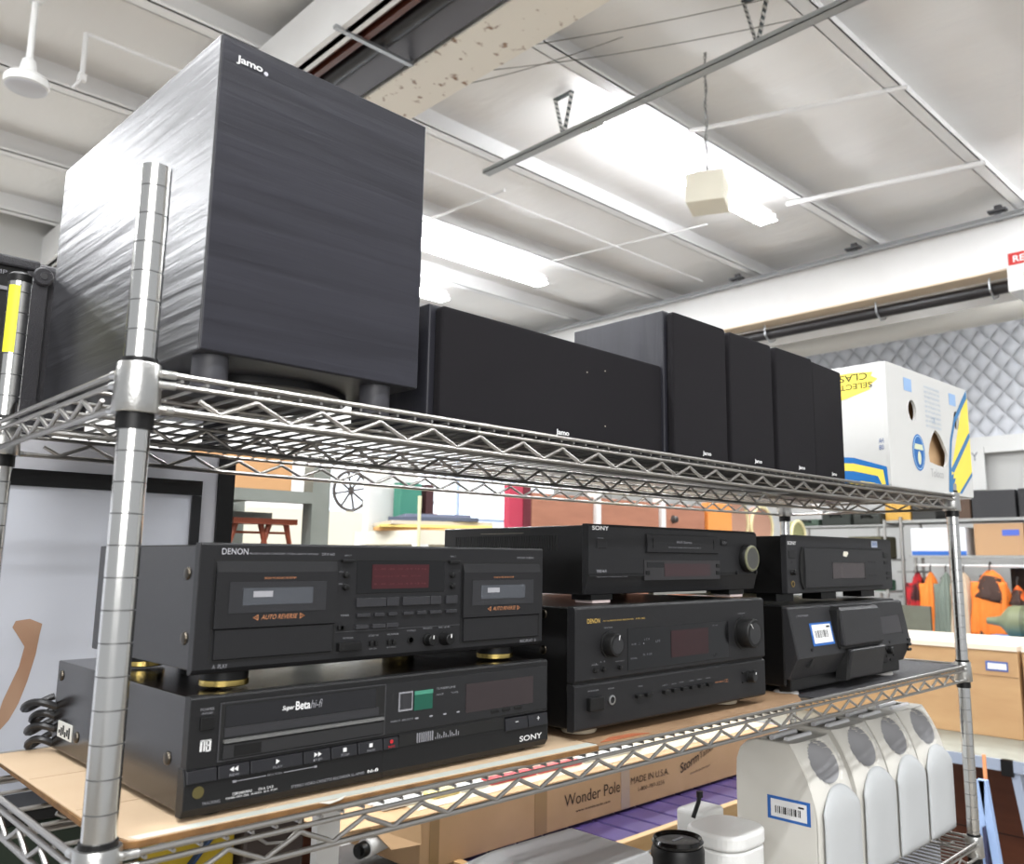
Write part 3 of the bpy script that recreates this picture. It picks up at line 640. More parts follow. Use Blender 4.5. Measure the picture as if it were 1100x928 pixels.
rect(cp,.050,.380,.0950,.0966,dark,'flap_seam',y=-.0006,d=.004); rect(cp,.050,.372,.0220,.0240,dark,'flap_seam',y=-.0010,d=.006)
wn = MB().box(.155,.287,-.0066,-.0055,.0400,.0690).build('display_window', mat('brown display window', (.24,.215,.22), .2), cp)
MB().box(.2865,.2885,-.0070,-.0052,.0385,.0705).box(.155,.288,-.0068,-.0052,.0690,.0700).build('window_edge', dark, cp)
MB().prism([(.201,.082),(.214,.080),(.222,.0865),(.220,.0900),(.205,.0905)], -.0056,-.0044,'y').build('torn_sticker', mat('sticker cream', (.86,.84,.78), .6), cp)
MB().box(.336,.362,-.0008,0,.1000,.1130).build('disc_badge', mat('pale badge', (.62,.65,.72), .4), cp); text([('DVD', .339,-.0010,.1035,.0060,.020,{'bold':.018})], mat('blue print', (.3,.4,.6), .7), cp)
btn(cp,.389,.412,.0795,.0905,facem2,.0012); btn(cp,.391,.408,.0670,.0735,facem2,.0012)
for z in (.036,.046): btn(cp,.400,.414,z,z+.005,facem2,.001)
for r in range(3):
    for c in range(3): MB().lathe([(.0016,0),(.0016,.001)], (.308+c*.014,-.0052,.045+r*.013), 10, axis='y').build('flap_button', facem2, cp)
k = knob(cp,.0155,.0520,.0048,.009,blackplastic,'level_knob',False,16); MB().box(.006,.025,-.0095,-.0085,.0512,.0528).build('knob_wing', blackplastic, k)
MB().lathe([(.0058,0),(.0058,.0012),(.0038,.0015),(.0036,0)], (.0170,0,.0320), 20, axis='y', cap=False).build('headphone_jack', mat('gold jack', (.70,.60,.40), .3, 1), cp)
MB().lathe([(.0037,0),(.0037,.0006)], (.0170,0,.0320), 14, axis='y').build('jack_hole', dark, cp)

# ---- disc changer with bulging door
cg = thing('disc_changer', 'chunky black disc changer with bulging middle door and a blue-bordered barcode sticker', 'disc player', (1.080,.020,-.3860))
gm = mat('grey black moulded plastic', (.160,.160,.167), .45, spec=.3, bump=(900,.08))
MB().box(.004,.452,.012,.36,.018,.1530).build('case', metalcase, cg, bevel=.003)
def wedge(x0, x1, fwd_=0, ztop=.150, zbot=.030):
    return [(.012,zbot),(.002,zbot),(-.016,.066),(.000,ztop-.003),(.003,ztop),(.012,ztop)]
MB().prism(wedge(0,0), .0, .458, 'x').build('front_panel', gm, cg, bevel=.0025)
MB().prism([(.03,.008),(.006,.010),(.006,.034),(.03,.034)], .012, .446, 'x').build('plinth', blackplastic, cg, bevel=.002)
for x in (.035,.415):
    for y in (.03,.32): MB().lathe([(.020,0),(.0215,.002),(.0215,.006),(.017,.010)], (x,y,0), 24).build('foot', mat('pale grey foot', (.70,.69,.68), .5), cg)
MB().prism([(0,.0755),(-.026,.0780),(-.018,.1400),(-.013,.1450),(0,.1480)], .150, .312, 'x').build('upper_door', gm, cg, bevel=.003)
MB().prism([(0,.0180),(-.018,.0180),(-.024,.0500),(-.029,.0700),(-.010,.0735),(0,.0735)], .172, .312, 'x').build('lower_door', gm, cg, bevel=.003)
MB().prism([(0,.072),(-.019,.0730),(-.019,.0780),(0,.0780)], .146, .316, 'x').build('door_gap', dark, cg)
MB().prism([(.144,.076),(.141,.140),(.150,.147),(.150,.076)], -.0165, 0.0, 'y').build('door_shadow_gap', dark, cg)
MB().prism([(.158,.018),(.164,.045),(.172,.072),(.172,.018)], -.020, .0, 'y').build('door_side_cut', dark, cg)
slope = (-.022, .066, .000, .147)
def on_slope(z): return -.016+(z-.066)/(.147-.066)*.016
stk = MB(); 
def sq(x0,x1,z0,z1,off,mi): stk.add([(x0,on_slope(z0)-off,z0),(x1,on_slope(z0)-off,z0),(x1,on_slope(z1)-off,z1),(x0,on_slope(z1)-off,z1)], [(0,1,2,3)], False, mi)
sq(.058,.136,.0830,.1210,.0008,0); sq(.064,.131,.0870,.1180,.0012,1)
for i, w in enumerate((2,1,3,1,2,1,1,3,2,1,2)): sq(.072+i*.0042,.072+i*.0042+w*.0010,.0960,.1080,.0015,2)
sq(.115,.127,.1120,.1150,.0015,2)
stk.build('barcode_sticker', [mat('blue sticker border', (.15,.38,.68), .5), mat('label white', (.90,.90,.90), .5), mat('ink', (.08,.08,.08), .6)], cg)['label'] = 'white barcode label with a blue border'
text([('( PIONEER', .020,on_slope(.132)-.0012,.1320,.0044,.040)], grey_t, cg)
MB().lathe([(.0028,0),(.0028,.0012)], (.050,-.0140,.078), 12, axis='y').build('sensor_hole', dark, cg)
MB().prism([(.036,.050),(.050,.062),(.050,.050)], -.0155,-.006,'y').build('finger_notch', dark, cg)
MB().prism([(on_slope(.088)-.0012,.088),(on_slope(.121)-.0012,.121),(on_slope(.121)+.002,.121),(on_slope(.088)+.002,.088)], .330, .425, 'x').build('display', mat('display grey', (.17,.165,.18), .2), cg)
frm = MB()
for a,b in ((.328,.330),(.425,.427)): frm.prism([(on_slope(.086)-.0014,.086),(on_slope(.123)-.0014,.123),(on_slope(.123)+.002,.123),(on_slope(.086)+.002,.086)], a, b, 'x')
frm.build('display_frame', dark, cg)
k = MB().lathe([(.0075,-.003),(.0070,.006),(.0050,.008)], (.358,-.0140,.057), 20, axis='y').build('joystick_knob', blackplastic, cg)
for dx, dz in ((-.016,.004),(.016,.004),(-.016,-.010),(0,.015),(.0,-.018),(.016,-.010)): MB().lathe([(.0026,0),(.0026,.0025)], (.358+dx,on_slope(.057+dz)+.0015 if dz > .009 else -.0135,.057+dz), 10, axis='y').build('round_button', blackplastic, cg)
for z in (.050,.060,.070): btn(cg,.440,.454,z,z+.005,blackplastic,.003,y=on_slope(max(z,.066))+.001)

# ------------------------------------------------------------------ boards on the middle shelf
wood = mat('pale laminate wood', (.775,.68,.565), .7, noise=(3,.3), c2=(.76,.66,.54), stretch=(1.2,9,1))
bd = thing('laminate_board', 'pale wood-look laminate board with a torn front edge under the recorder', 'board', (.0,.0,-.3853))
MB().prism([(.020,.004),(.028,-.001),(.555,-.0185),(.562,.10),(.560,.418),(-.004+.02,.418),(.020,.40),(.013,.030),(.020,.024)], 0, .0048, 'z').build('board_core', mat('brown fibre core', (.50,.36,.20), .8, noise=(60,.2), c2=(.35,.24,.12)), bd)
MB().prism([(.024,.005),(.030,.001),(.556,-.0150),(.560,.415),(.018,.415),(.0165,.033)], .0048, .0058, 'z').build('wood_face', wood, bd)
MB().prism([(.030,.0012),(.556,-.0148),(.556,.0010),(.026,.0120)], .0058, .0061, 'z').build('pale_edge_strip', mat('pale green grey strip', (.74,.76,.73), .6), bd)
MB().box(.02,.556,.1195,.1201,.0056,.0060).box(.02,.556,.266,.2666,.0056,.0060).build('plank_seam', mat('seam brown', (.60,.48,.36), .7), bd)
MB().prism([(.19,-.017),(.205,-.012),(.215,-.004),(.200,-.010),(.185,-.008)], .0062,.0068,'z').build('loose_chip', mat('paper chip', (.88,.87,.83), .6), bd)
b2 = thing('particle_board', 'brown fibreboard sheet under the tall receiver', 'board', (0,0,-.3853))
MB().prism([(.563,-.010),(.70,-.0135),(1.055,-.012),(1.100,.02),(1.11,.40),(.566,.41)], 0, .0050, 'z').build('sheet', mat('brown fibreboard', (.62,.50,.38), .7, noise=(14,.25), c2=(.52,.41,.30)), b2)
MB().prism([(.57,-.008),(.66,-.0125),(.64,.0),(.60,.004)], .0052,.0060,'z').build('torn_edge', mat('torn orange edge', (.62,.34,.20), .8), b2)
b3 = tag(MB().prism([(1.112,-.006),(1.775,-.006),(1.775,.41),(1.112,.41)], -.3858,-.3835,'z').build('shelf_liner', mat('dark shelf liner', (.25,.25,.26), .6, noise=(120,.1), c2=(.16,.16,.17))), 'dark grey shelf liner sheet under the disc changer', 'liner')

# ------------------------------------------------------------------ third shelf: white speakers etc.
wpl = mat('off white speaker plastic', (.83,.82,.79), .38); wpl2 = mat('light grey grille', (.74,.75,.755), .6, bump=(1800,.3)); scoopm = mat('grey horn scoop', (.60,.60,.61), .8, spec=.1)
def wsp():
    t = thing('white_speaker', '', 'speaker', (0,0,0), 0, 'white curved speakers on the third shelf')
    Wd, H, Dp = .148, .266, .172
    # side profile (y,z): front curves back at the top
    pf = []
    for i in range(17):
        v = i/16; z = .012+v*(H-.012)
        y = .0 + .006*(1-v)*(0) + (.004 if v < .1 else 0)
        if v > .55: y += .046*((v-.55)/.45)**1.9
        pf.append((y+.010, z))
    body = pf+[(Dp-.045,H),(Dp-.026,H-.006),(Dp-.010,H-.020),(Dp-.002,H-.040),(Dp,H-.065),(Dp,.02),(Dp-.01,.0),(.020,.0)]
    zn = .60*H
    nb = [(y, z) for y, z in body if not (z > zn and y < .09)]
    k = max(i for i, (y, z) in enumerate(nb) if z <= zn and i < 17)
    core = [(y, min(z, H-.001)) for y, z in nb[:k+1]+[(.085, zn+.004),(.085, H-.001)]+nb[k+1:]]
    MB().prism(core, .0141, Wd-.0141, 'x').build('cabinet', wpl, t)
    MB().box(.0141, Wd-.0141, .054, .0849, H-.004, H-.001).build('top_lip', wpl, t)
    for a in (.003, Wd-.014): MB().prism(body, a, a+.011, 'x').build('side_panel', wpl, t, bevel=.003, seg=2)
    def prof(v):
        y = .0
        if v > .50: y += .050*((v-.50)/.50)**1.8
        return y
    def bez(u, v):
        z = .010+v*(H-.010); y = prof(v)
        e = abs(u-.5)*2; y += .010*e**4
        # horn scoop
        d2 = ((u-.5)/.33)**2+((v-.855)/.135)**2
        if d2 < 1: y += .045*(1-d2)**.55
        return (.002+u*(Wd-.004), y-.002, z)
    MB().grid(bez, 40, 60).build('front_baffle', wpl, t)
    def scoop(u, v):
        r = .99*v; a = 2*PI*u; uu = .5+.33*r*math.cos(a); vv = .855+.135*r*math.sin(a)
        p = bez(uu, vv); return (p[0], p[1]-.0012, p[2]+.0006)
    MB().grid(scoop, 36, 10).build('horn_scoop', scoopm, t)
    def grl(u, v):
        # arched-top grille
        zt = .715*(1-.20*(abs(u-.5)*2)**2.2)
        vv = .015+v*(zt-.015); z = .010+vv*(H-.010)
        return (.007+u*(Wd-.014), prof(vv)-.002-.0065*(1-(abs(u-.5)*2)**6)*min(1,(1-v)*12, v*12+.3), z)
    MB().grid(grl, 24, 30).build('grille', wpl2, t, solid=-.003)
    MB().prism([(Wd-.036,.024),(Wd-.022,.027),(Wd-.022,.033),(Wd-.036,.030)], -.0098,-.0088,'y').build('badge', mat('grey badge', (.35,.35,.36), .4), t)
    MB().box(.02,Wd-.02,.02,Dp-.02,-.004,.002).build('rubber_base', wpl, t)
    ts = MB()
    for k in range(2): ts.cyl((.03,.080+k*.030,H+.0),( Wd-.03,.080+k*.030,H+.0), .005, 14)
    ts.build('top_rib', mat('white ribs', (.90,.90,.91), .3), t)
    return t
w1 = wsp(); w1.location = (1.190,.034,-.7495); w1['label'] = 'nearest white curved speaker, with a blue-bordered barcode sticker on its side'
lab = ['second white curved speaker, just right of the one with the sticker', 'third white curved speaker in the row on the third shelf', 'farthest white curved speaker, closest to the right corner post']
ws = [dup(w1, (1.369+.1495*k, .045, -.7495), 0, lab[k]) for k in range(3)]
s_ = MB()
s_.box(-.0012+.004,.0045,.005+.0,.005+.085,.128,.170)
s_.box(-.0018+.004,.0040,.012,.083,.133,.165)
sk = MB().box(.0028,.0045,.0210,.1060,.132,.172); skk = sk.build('barcode_sticker', MATS['blue sticker border'], w1); skk['label'] = 'white barcode sticker with a blue border'
MB().box(.0022,.0030,.0280,.0990,.137,.167).build('sticker_paper', MATS['label white'], skk)
bc = MB()
for i, w in enumerate((2,1,3,1,2,1,1,3,2,1,2,1,2)): bc.box(.0018,.0024,.0400+i*.0040,.0400+i*.0040+w*.0010,.144,.156)
bc.box(.0018,.0024,.033,.044,.159,.162); bc.build('barcode', MATS['ink'], skk)

gs = thing('grey_speaker', 'grey plastic speaker box with rounded edges lying on the third shelf', 'speaker', (.388,.060,-.7495))
MB().prism([(0,.004),(.004,0),(.366,0),(.370,.004),(.370,.180),(.360,.190),(.20,.192),(.10,.182),(.0,.150)], .0, .150, 'y').build('cabinet', mat('mid grey plastic', (.62,.62,.62), .4), gs, bevel=.007, seg=3)
MB().box(.190,.200,.060,.070,.1905,.1925).build('badge', mat('pale badge', (.62,.65,.72), .4), gs)

bs = thing('round_black_speaker', 'small black round speaker with a glossy oval lid beside the grey speaker', 'speaker', (.905,.128,-.7495))
MB().lathe([(.040,0),(.042,.006),(.042,.142),(.039,.150)], (0,0,0), 36).build('body', blackplastic, bs)
MB().lathe([(.038,.150),(.041,.156),(.038,.161),(.034,.157),(.02,.158)], (0,0,0), 36).build('lid', gloss, bs)
MB().box(-.012,.012,-.002,.002,.1575,.1590).build('badge', grey_t, bs)
wc = thing('white_canister', 'white rounded canister with a flat lid, in front of the first white speaker', 'canister', (1.045,.128,-.7495))
MB().prism([(x,y) for x,y in rbox(-.058,.058,-.050,.058,.040,8)], 0, .124, 'z').build('body', mat('white plastic', (.88,.88,.87), .4), wc, bevel=.004)
MB().prism([(x,y) for x,y in rbox(-.060,.060,-.052,.060,.041,8)], .125, .150, 'z').build('lid', mat('white plastic', (.88,.88,.87), .4), wc, bevel=.006, seg=3)
ss = thing('small_white_speaker', 'small white satellite speaker with a black clip, behind the white canister', 'speaker', (1.118,.235,-.7495))
MB().prism(rbox(-.038,.038,-.03,.03,.012), 0, .146, 'z').build('body', mat('white plastic', (.88,.88,.87), .4), ss, bevel=.006, seg=3)
MB().tube([(-.050,-.02,.140),(-.045,-.022,.152),(-.036,-.022,.164),(-.032,-.022,.176)], .004, 8).cyl((-.032,-.022,.172),(-.032,-.022,.182),.006,12).build('clip', blackplastic, ss)

# ------------------------------------------------------------------ things just behind the shelving
# projection television + rack case on top
tv = thing('rear_television', 'large silver television with a black bezel standing behind the shelving at left', 'television', (-.55,.552,FLOOR))
u = unit_z
MB().box(.0,.892,.004,.45,.0,u-.003).build('cabinet', mat('silver grey cabinet', (.76,.76,.78), .35), tv, bevel=.003)
MB().box(.868,.893,-.001,.004,.3,u-.004).build('black_side_strip', blackplastic, tv)
scr = MB().box(.02,.828,-.004,.004,.55,u-.066).build('screen', mat('grey screen', (.83,.845,.88), .25, noise=(1.2,.35), c2=(.77,.78,.815)), tv)
MB().box(.0,.840,-.008,.004,u-.068,u-.046).build('top_bezel', gloss, tv); MB().box(.826,.840,-.008,.004,.5,u-.0685).build('side_bezel', gloss, tv)
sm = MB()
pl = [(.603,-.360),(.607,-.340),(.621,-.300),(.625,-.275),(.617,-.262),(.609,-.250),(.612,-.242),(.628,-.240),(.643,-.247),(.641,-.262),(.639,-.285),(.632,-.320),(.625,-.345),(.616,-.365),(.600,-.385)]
sm.add([(a,-.0046,b+u) for a,b in pl], [list(range(len(pl)))])  # flat coloured shape standing in for a reflection in the screen
sm.build('brown_reflection', mat('painted brown reflection', (.72,.60,.50), .5, noise=(9,.3), c2=(.62,.46,.36)), tv)['label'] = 'orange-brown curved reflection painted low on the screen'
rcx = thing('rack_case', 'black rack case with a rounded screwed corner on top of the silver television', 'case', (-.55,.565,-.002))
tx = mat('textured black shell', (.16,.155,.17), .45, bump=(500,.5))
MB().box(.0,.640,.004,.36,.0,.245).build('shell', tx, rcx, bevel=.008, seg=3)
MB().box(.585,.612,-.006,.005,.004,.228).build('front_rail', tx, rcx, bevel=.002)
MB().box(.0,.60,-.008,.004,.228,.243).build('top_rail', tx, rcx, bevel=.003)
MB().box(.0,.585,-.002,.006,.01,.228).build('recess', dark, rcx)
MB().box(.0,.585,-.004,.0,.195,.200).build('rack_edge', mat('thin rail', (.55,.55,.57), .4), rcx)
c = MB().lathe([(.013,0),(.013,.004),(.011,.006)], (.604,-.006,.222), 24, axis='y').build('corner_boss', tx, rcx)
MB().lathe([(.0045,.005),(.0045,.0075)], (.604,-.006,.222), 12, axis='y').build('corner_screw', mat('steel', (.6,.6,.6), .3, 1), c)
text([('AMP', .540,-.0045,.216,.006,.022)], grey_t, rcx)

# bench with long carton and tile tray behind
bench = thing('work_bench', 'brown wooden bench behind the shelving carrying the long carton', 'bench', (.66,.60,FLOOR-.0095))
bw = mat('red brown wood', (.42,.24,.16), .45, noise=(5,.3), c2=(.32,.17,.11), stretch=(1,1,8))
MB().box(0,1.75,.0,.62,.80,.845).build('bench_top', mat('dark bench top', (.20,.16,.14), .6), bench)
for x in (.05,1.62):
    for y in (.03,.55): MB().box(x,x+.07,y,y+.06,0,.80).build('leg', bw, bench)
MB().box(.02,.09,-.02,.0,.0,.88).build('side_panel', bw, bench)
MB().box(.0,.17,.46,.50,.845,.985).build('end_panel', bw, bench)
MB().box(.05,1.7,.58,.60,.1,.80).build('back_panel', mat('dark back', (.12,.09,.08), .7), bench)
tray = thing('tile_tray', 'long wooden tray of purple tiles under the cardboard carton', 'tray', (1.00,.62,-.863))
lw = mat('light pine', (.84,.70,.50), .5, noise=(4,.3), c2=(.76,.60,.40), stretch=(1,10,10))
MB().box(0,1.45,0,.022,0,.060).build('front_rail', lw, tray, bevel=.002); MB().box(0,1.45,.022,.30,.030,.045).build('tray_bed', mat('white grout', (.85,.84,.86), .7), tray)
MB().box(0,.02,.022,.30,0,.06).build('end_rail', lw, tray); MB().box(1.43,1.45,.022,.30,0,.06).build('end_rail', lw, tray)
tl = mat('purple tile', (.33,.28,.50), .3, noise=(20,.3), c2=(.28,.23,.43))
for i in range(16):
    MB().box(.028+i*.088,.028+i*.088+.077,.026,.20,.045,.050).build('tile', tl, tray, bevel=.001)
for i in (0, 1): MB().box(.05+i*1.2,.12+i*1.2,.04,.26,-.0075,.0).build('batten', lw, tray)
lc = thing('long_carton', 'long brown cardboard carton marked Wonder Pole on top of the tile tray', 'box', (.745,.800,-.807))
MB().box(.165,1.62,0,.37,0,.113).build('carton', kraft, lc, bevel=.002)
cr_ = mat('cream paper', (.93,.89,.80), .7, noise=(6,.3), c2=(.86,.78,.64))
MB().box(.18,1.60,.03,.36,.1125,.1145).build('cream_sheet', cr_, lc)
MB().add([(.165,.0,.113),(.165,.34,.113),(-.02,.32,.118),(-.035,.02,.112)], [(0,1,2,3)]).add([(.05,.018,.111),(.165,.0,.112),(.160,-.012,.060),(.085,-.012,.066)], [(0,1,2,3)]).build('open_flap', kraft, lc, solid=.003)
MB().box(.19,.215,-.001,.002,.002,.112).build('packing_tape', mat('tan tape', (.66,.54,.38), .3), lc); MB().box(.815,.850,-.001,.002,.002,.112).build('packing_tape', mat('clear tape', (.76,.68,.60), .2), lc)
MB().box(.50,.54,-.001,.002,.002,.112).build('packing_tape', MATS['tan tape'], lc)
inkb = mat('brown black ink', (.22,.17,.13), .7)
text([('Wonder Pole', .60,-.0014,.048,.028,.21), ('www.wonderpole.com', .64,-.0014,.027,.008,.13,{'bold':.018}), ('MADE IN U.S.A.', .855,-.0014,.058,.017,.165), ('1-800-787-3236', .885,-.0014,.036,.010,.115), ('Storm', 1.075,-.0014,.050,.026,.095,{'rot':14,'bold':.01,'shear':.3}), ('Tamer', 1.172,-.0014,.076,.018,.075,{'rot':14,'shear':.2}), ('wonderpole.com', 1.12,-.0014,.038,.008,.10,{'rot':5})], inkb, lc)
# items lying on the carton
strips = [((.865,.885,.115),(.90,.91,.90),'white folded paper on the carton, leftmost of the papers'),((1.00,.885,.075),(.93,.85,.55),'pale yellow folded paper on the carton'),((1.083,.885,.08),(.93,.93,.93),'white folded paper on the carton between the yellow and red ones'),
          ((1.172,.885,.15),(.78,.24,.26),'red folded paper on the carton, left one of the two red'),((1.33,.885,.16),(.84,.36,.35),'light red folded paper on the carton, right one of the two red'),((1.50,.885,.24),(.90,.88,.86),'white folded paper at the right end of the carton')]
for (x, y, w), c_, lb in strips:
    tag(MB().box(x,x+w,y-.012,y+.028,-.6918,-.682).build('folded_paper', mat('paper '+lb[:18], c_, .6), bevel=.002), lb, 'paper', 'folded papers on the long carton')
mg = thing('magazine', 'blue and white glossy magazine lying at the left end of the carton', 'magazine', (.87,.925,-.6922), 4)
MB().box(0,.20,0,.12,0,.004).build('pages', mat('white plastic', (.88,.88,.87), .4), mg); MB().prism([(.02,.02),(.12,.02),(.15,.10),(.05,.10)], .0041,.0046,'z').build('cover_picture', mat('blue magazine ink', (.27,.30,.50), .3), mg)
ru = thing('rolled_tube', 'white rolled tube with a black end cap sticking out under the carton flap', 'tube', (.80,.82,-.733))
MB().cyl((-.015,-.004,-.002),(.106,.030,.004),.019,24).build('tube', mat('white plastic', (.88,.88,.87), .4), ru)
MB().cyl((-.032,-.009,-.003),(-.015,-.004,-.002),.0150,24).cyl((-.038,-.011,-.0033),(-.030,-.008,-.003),.009,16).build('end_cap', blackplastic, ru)

# bins beneath / behind at lower left
yb = thing('yellow_bin', 'mustard yellow plastic bin low behind the left end of the shelving', 'bin', (.212,.455,FLOOR))
MB().box(.0,.122,.0,.085,0,1.19).build('body', mat('mustard yellow plastic', (.66,.56,.08), .4), yb, bevel=.006); MB().box(-.003,.125,-.004,.089,1.19,1.205).build('rim', MATS['mustard yellow plastic'], yb, bevel=.003)
MB().bar((.005,-.004,1.08),(.085,-.004,1.17),.014,.004).build('blue_strap', mat('blue strap', (.12,.22,.36), .5), yb)
gb = thing('green_crate', 'dark green crate low behind the left end of the wooden board', 'crate', (-.06,.455,FLOOR))
MB().box(.0,.262,.0,.085,0,1.23).build('body', mat('dark green plastic', (.085,.14,.08), .6), gb, bevel=.006); MB().box(-.004,.266,-.004,.089,1.23,1.245).build('rim', blackplastic, gb, bevel=.003)
for k in range(4): MB().box(.02+k*.06,.065+k*.06,-.003,.001,1.08,1.17).build('slot', dark, gb)
db = thing('dark_toolbox', 'dark brown toolbox with a thin wire handle between yellow bin and white board', 'toolbox', (.345,.455,FLOOR))
MB().box(0,.095,0,.085,0,1.18).build('body', mat('dark brown box', (.24,.20,.18), .6), db, bevel=.006); MB().tube([(.01,-.006,1.16),(.03,-.010,1.145),(.06,-.010,1.14),(.08,-.008,1.155),(.085,-.006,1.17)],.0025,8).build('handle', chrome, db)
tag(MB().box(.530,.572,.572,.590,FLOOR,-.47).build('white_board', mat('white plastic', (.88,.88,.87), .4)), 'narrow white board standing beside the brown bench end', 'board')
# ------------------------------------------------------------------ building shell
fl_m = mat('worn grey concrete', (.52,.50,.47), .6, noise=(1.5,.3), c2=(.44,.42,.39))
struct(MB().box(-6,11.2,-5,9.2,FLOOR-.1,FLOOR).build('floor', fl_m))
cfab = mat('white ceiling fabric', (.96,.955,.945), .8, noise=(.9,.35), c2=(.925,.915,.90), stretch=(1,.35,1), bump=(1.6,.5,.10))
cg_ = MB()
def ceil(u_, v_):
    x = -6+17.2*u_; y = -5+14.2*v_
    per = ((y-1.52) / 1.40) % 1
    sag = .055*math.sin(PI*per)*(1+.3*math.sin(x*1.7+y))
    wr = .012*math.sin(x*6+1.5*math.sin(y*2.2))*math.sin(PI*per)
    return (x, y, 3.33-sag+wr)
cg_.grid(ceil, 260, 150)
struct(cg_.build('ceiling', cfab, solid=.02))
wm = mat('painted white wall', (.80,.80,.79), .7, noise=(1,.3), c2=(.76,.76,.75))
struct(MB().box(-6,11.2,9.0,9.2,FLOOR,3.5).build('wall_back', wm))
struct(MB().box(11.0,11.2,-5,9.2,FLOOR,3.5).build('wall_right', wm))
# purlins
pw = mat('white painted steel', (.95,.95,.945), .4, noise=(2,.3), c2=(.91,.905,.90))
trim_n = [0]
def trim(m, mm, bevel=0):
    trim_n[0] += 1; return struct(m.build('trim_%d' % trim_n[0], mm, bevel=bevel))
for y in (-2.68,-1.28,.12,1.52,2.93,4.33,5.74,7.15,8.55):
    trim(MB().box(-6,11,y-.004,y+.004,3.10,3.32).box(-6,11,y-.10,y+.004,3.10,3.108).box(-6,11,y-.10,y-.093,3.10,3.13).box(-6,11,y,y+.07,3.312,3.32), pw)
# rusty near rafter with dark channel beside it
rust = mat('cream steel with rust spots', (.86,.82,.75), .6, noise=(13,.06), c2=(.86,.82,.75))
nt = rust.node_tree; rmp = [n for n in nt.nodes if n.type == 'VALTORGB'][0].color_ramp
rmp.elements[0].position = .61; rmp.elements[1].position = .70
rmp.elements[0].color = (.84,.79,.70,1); rmp.elements[1].color = (.22,.10,.035,1)
trim(MB().box(2.50,2.86,-5,9,2.76,2.775), rust)
trim(MB().box(2.665,2.685,-5,9,2.775,3.10).box(2.50,2.86,-5,9,3.085,3.10), pw)
trim(MB().box(2.00,2.02,-5,9,2.78,3.10).box(2.02,2.10,-5,9,2.78,2.79), pw)
dch = thing('radiant_heater', 'dark brown radiant heater channel running beside the rusty ceiling beam', 'heater', (2.02,-5,2.80))
for i in range(3): MB().box(.015+i*.055,.050+i*.055,.0,14,-.02+.02*(i%2),.06).build('brown_rib', mat('dark brown metal', (.34,.17,.12), .35), dch)
MB().box(.0,.48,.0,14,.10,.12).build('dark_channel', mat('black void', (.05,.04,.045), .6), dch)
MB().cyl((.27,0,.05),(.27,14,.05),.055,20).build('heater_tube', mat('black iron tube', (.10,.09,.10), .4), dch)
MB().prism([(.34,.10),(.47,-.01),(.48,.0),(.36,.11)], 0, 14, 'y').build('reflector', mat('grey reflector', (.45,.45,.47), .3, .7), dch)
for y in (8.2,6.6,9.6): MB().box(-.05,.50,y,y+.03,-.035,-.015).build('hanger_strut', mat('galvanised', (.68,.69,.70), .35, .8), dch)
# far beam
trim(MB().box(8.09,8.11,-5,9,2.50,3.02).box(8.0,8.2,-5,9,3.00,3.015), pw)
trim(MB().box(7.98,8.22,-5,9,2.485,2.50), mat('tan flange', (.85,.77,.66), .5))
trim(MB().box(8.00,8.02,-5,9,2.98,3.04).box(7.94,8.02,-5,9,2.98,2.99), mat('galvanised', (.68,.69,.70), .35, .8))
fh = thing('tube_heater', 'long black radiant tube heater hung under the far white beam', 'heater', (8.22,-5,2.40))
MB().cyl((0,6.57,0),(0,14,0),.06,20).build('black_tube', mat('black iron tube', (.10,.09,.10), .4), fh)
MB().prism([(-.02,.07),(.10,.06),(.22,-.08),(.20,-.09),(.09,.04),(-.02,.055)], 6.57, 14, 'y').build('reflector', mat('bright reflector', (.90,.90,.90), .25, .6), fh)
for y in (6.8,7.9,9.2,11.0):
    MB().tube([(-.10,y,.14),(-.09,y,-.02),(0,y,-.09),(.12,y,-.05),(.16,y,.03)],.010,8).build('wire_hanger', mat('galvanised', (.68,.69,.70), .35, .8), fh)
for yy in (2.0,4.6,7.0): pass
dct = tag(MB().cyl((9.1,-5,2.43),(9.1,9,2.43),.13,32).build('white_duct', wpl), 'round white duct running along in front of the quilted wall', 'duct')
rz = thing('unit_heater', 'white hanging unit heater with a red maker label at the right edge', 'heater', (7.80,1.05,2.22))
MB().box(0,.6,0,.50,0,.37).build('cabinet', mat('white plastic', (.88,.88,.87), .4), rz, bevel=.01)
MB().box(-.006,0,.02,.48,.24,.35).build('red_label', mat('red label', (.72,.16,.14), .5), rz)
text([('REZNOR', -.0080,.44,.262,.060,.36,{'bold':.018})], mat('label white', (.90,.90,.90), .5), rz, 'label_lettering', rot=(90,0,-90))
MB().box(-.008,0,.32,.36,.10,.16).build('switch', blackplastic, rz)
# quilted wall blanket
qm = bpy.data.materials.new('quilted silver blanket'); qm.use_nodes = True
nt = qm.node_tree; b = nt.nodes['Principled BSDF']; b.inputs['Roughness'].default_value = .45
tc = nt.nodes.new('ShaderNodeTexCoord'); sp = nt.nodes.new('ShaderNodeSeparateXYZ'); nt.links.new(tc.outputs['Object'], sp.inputs[0])
def mth(op, a, b_, v=None):
    n = nt.nodes.new('ShaderNodeMath'); n.operation = op
    for i, q in enumerate((a, b_)):
        if q is None: continue
        if isinstance(q, (int, float)): n.inputs[i].default_value = q
        else: nt.links.new(q, n.inputs[i])
    return n.outputs[0]
s1 = mth('ADD', sp.outputs['Y'], mth('MULTIPLY', sp.outputs['Z'], .86)); s2 = mth('SUBTRACT', sp.outputs['Y'], mth('MULTIPLY', sp.outputs['Z'], .86))
a1 = mth('ABSOLUTE', mth('SINE', mth('MULTIPLY', s1, PI/.235), None), None); a2 = mth('ABSOLUTE', mth('SINE', mth('MULTIPLY', s2, PI/.235), None), None)
pr = mth('MULTIPLY', mth('POWER', a1, .45), mth('POWER', a2, .45))
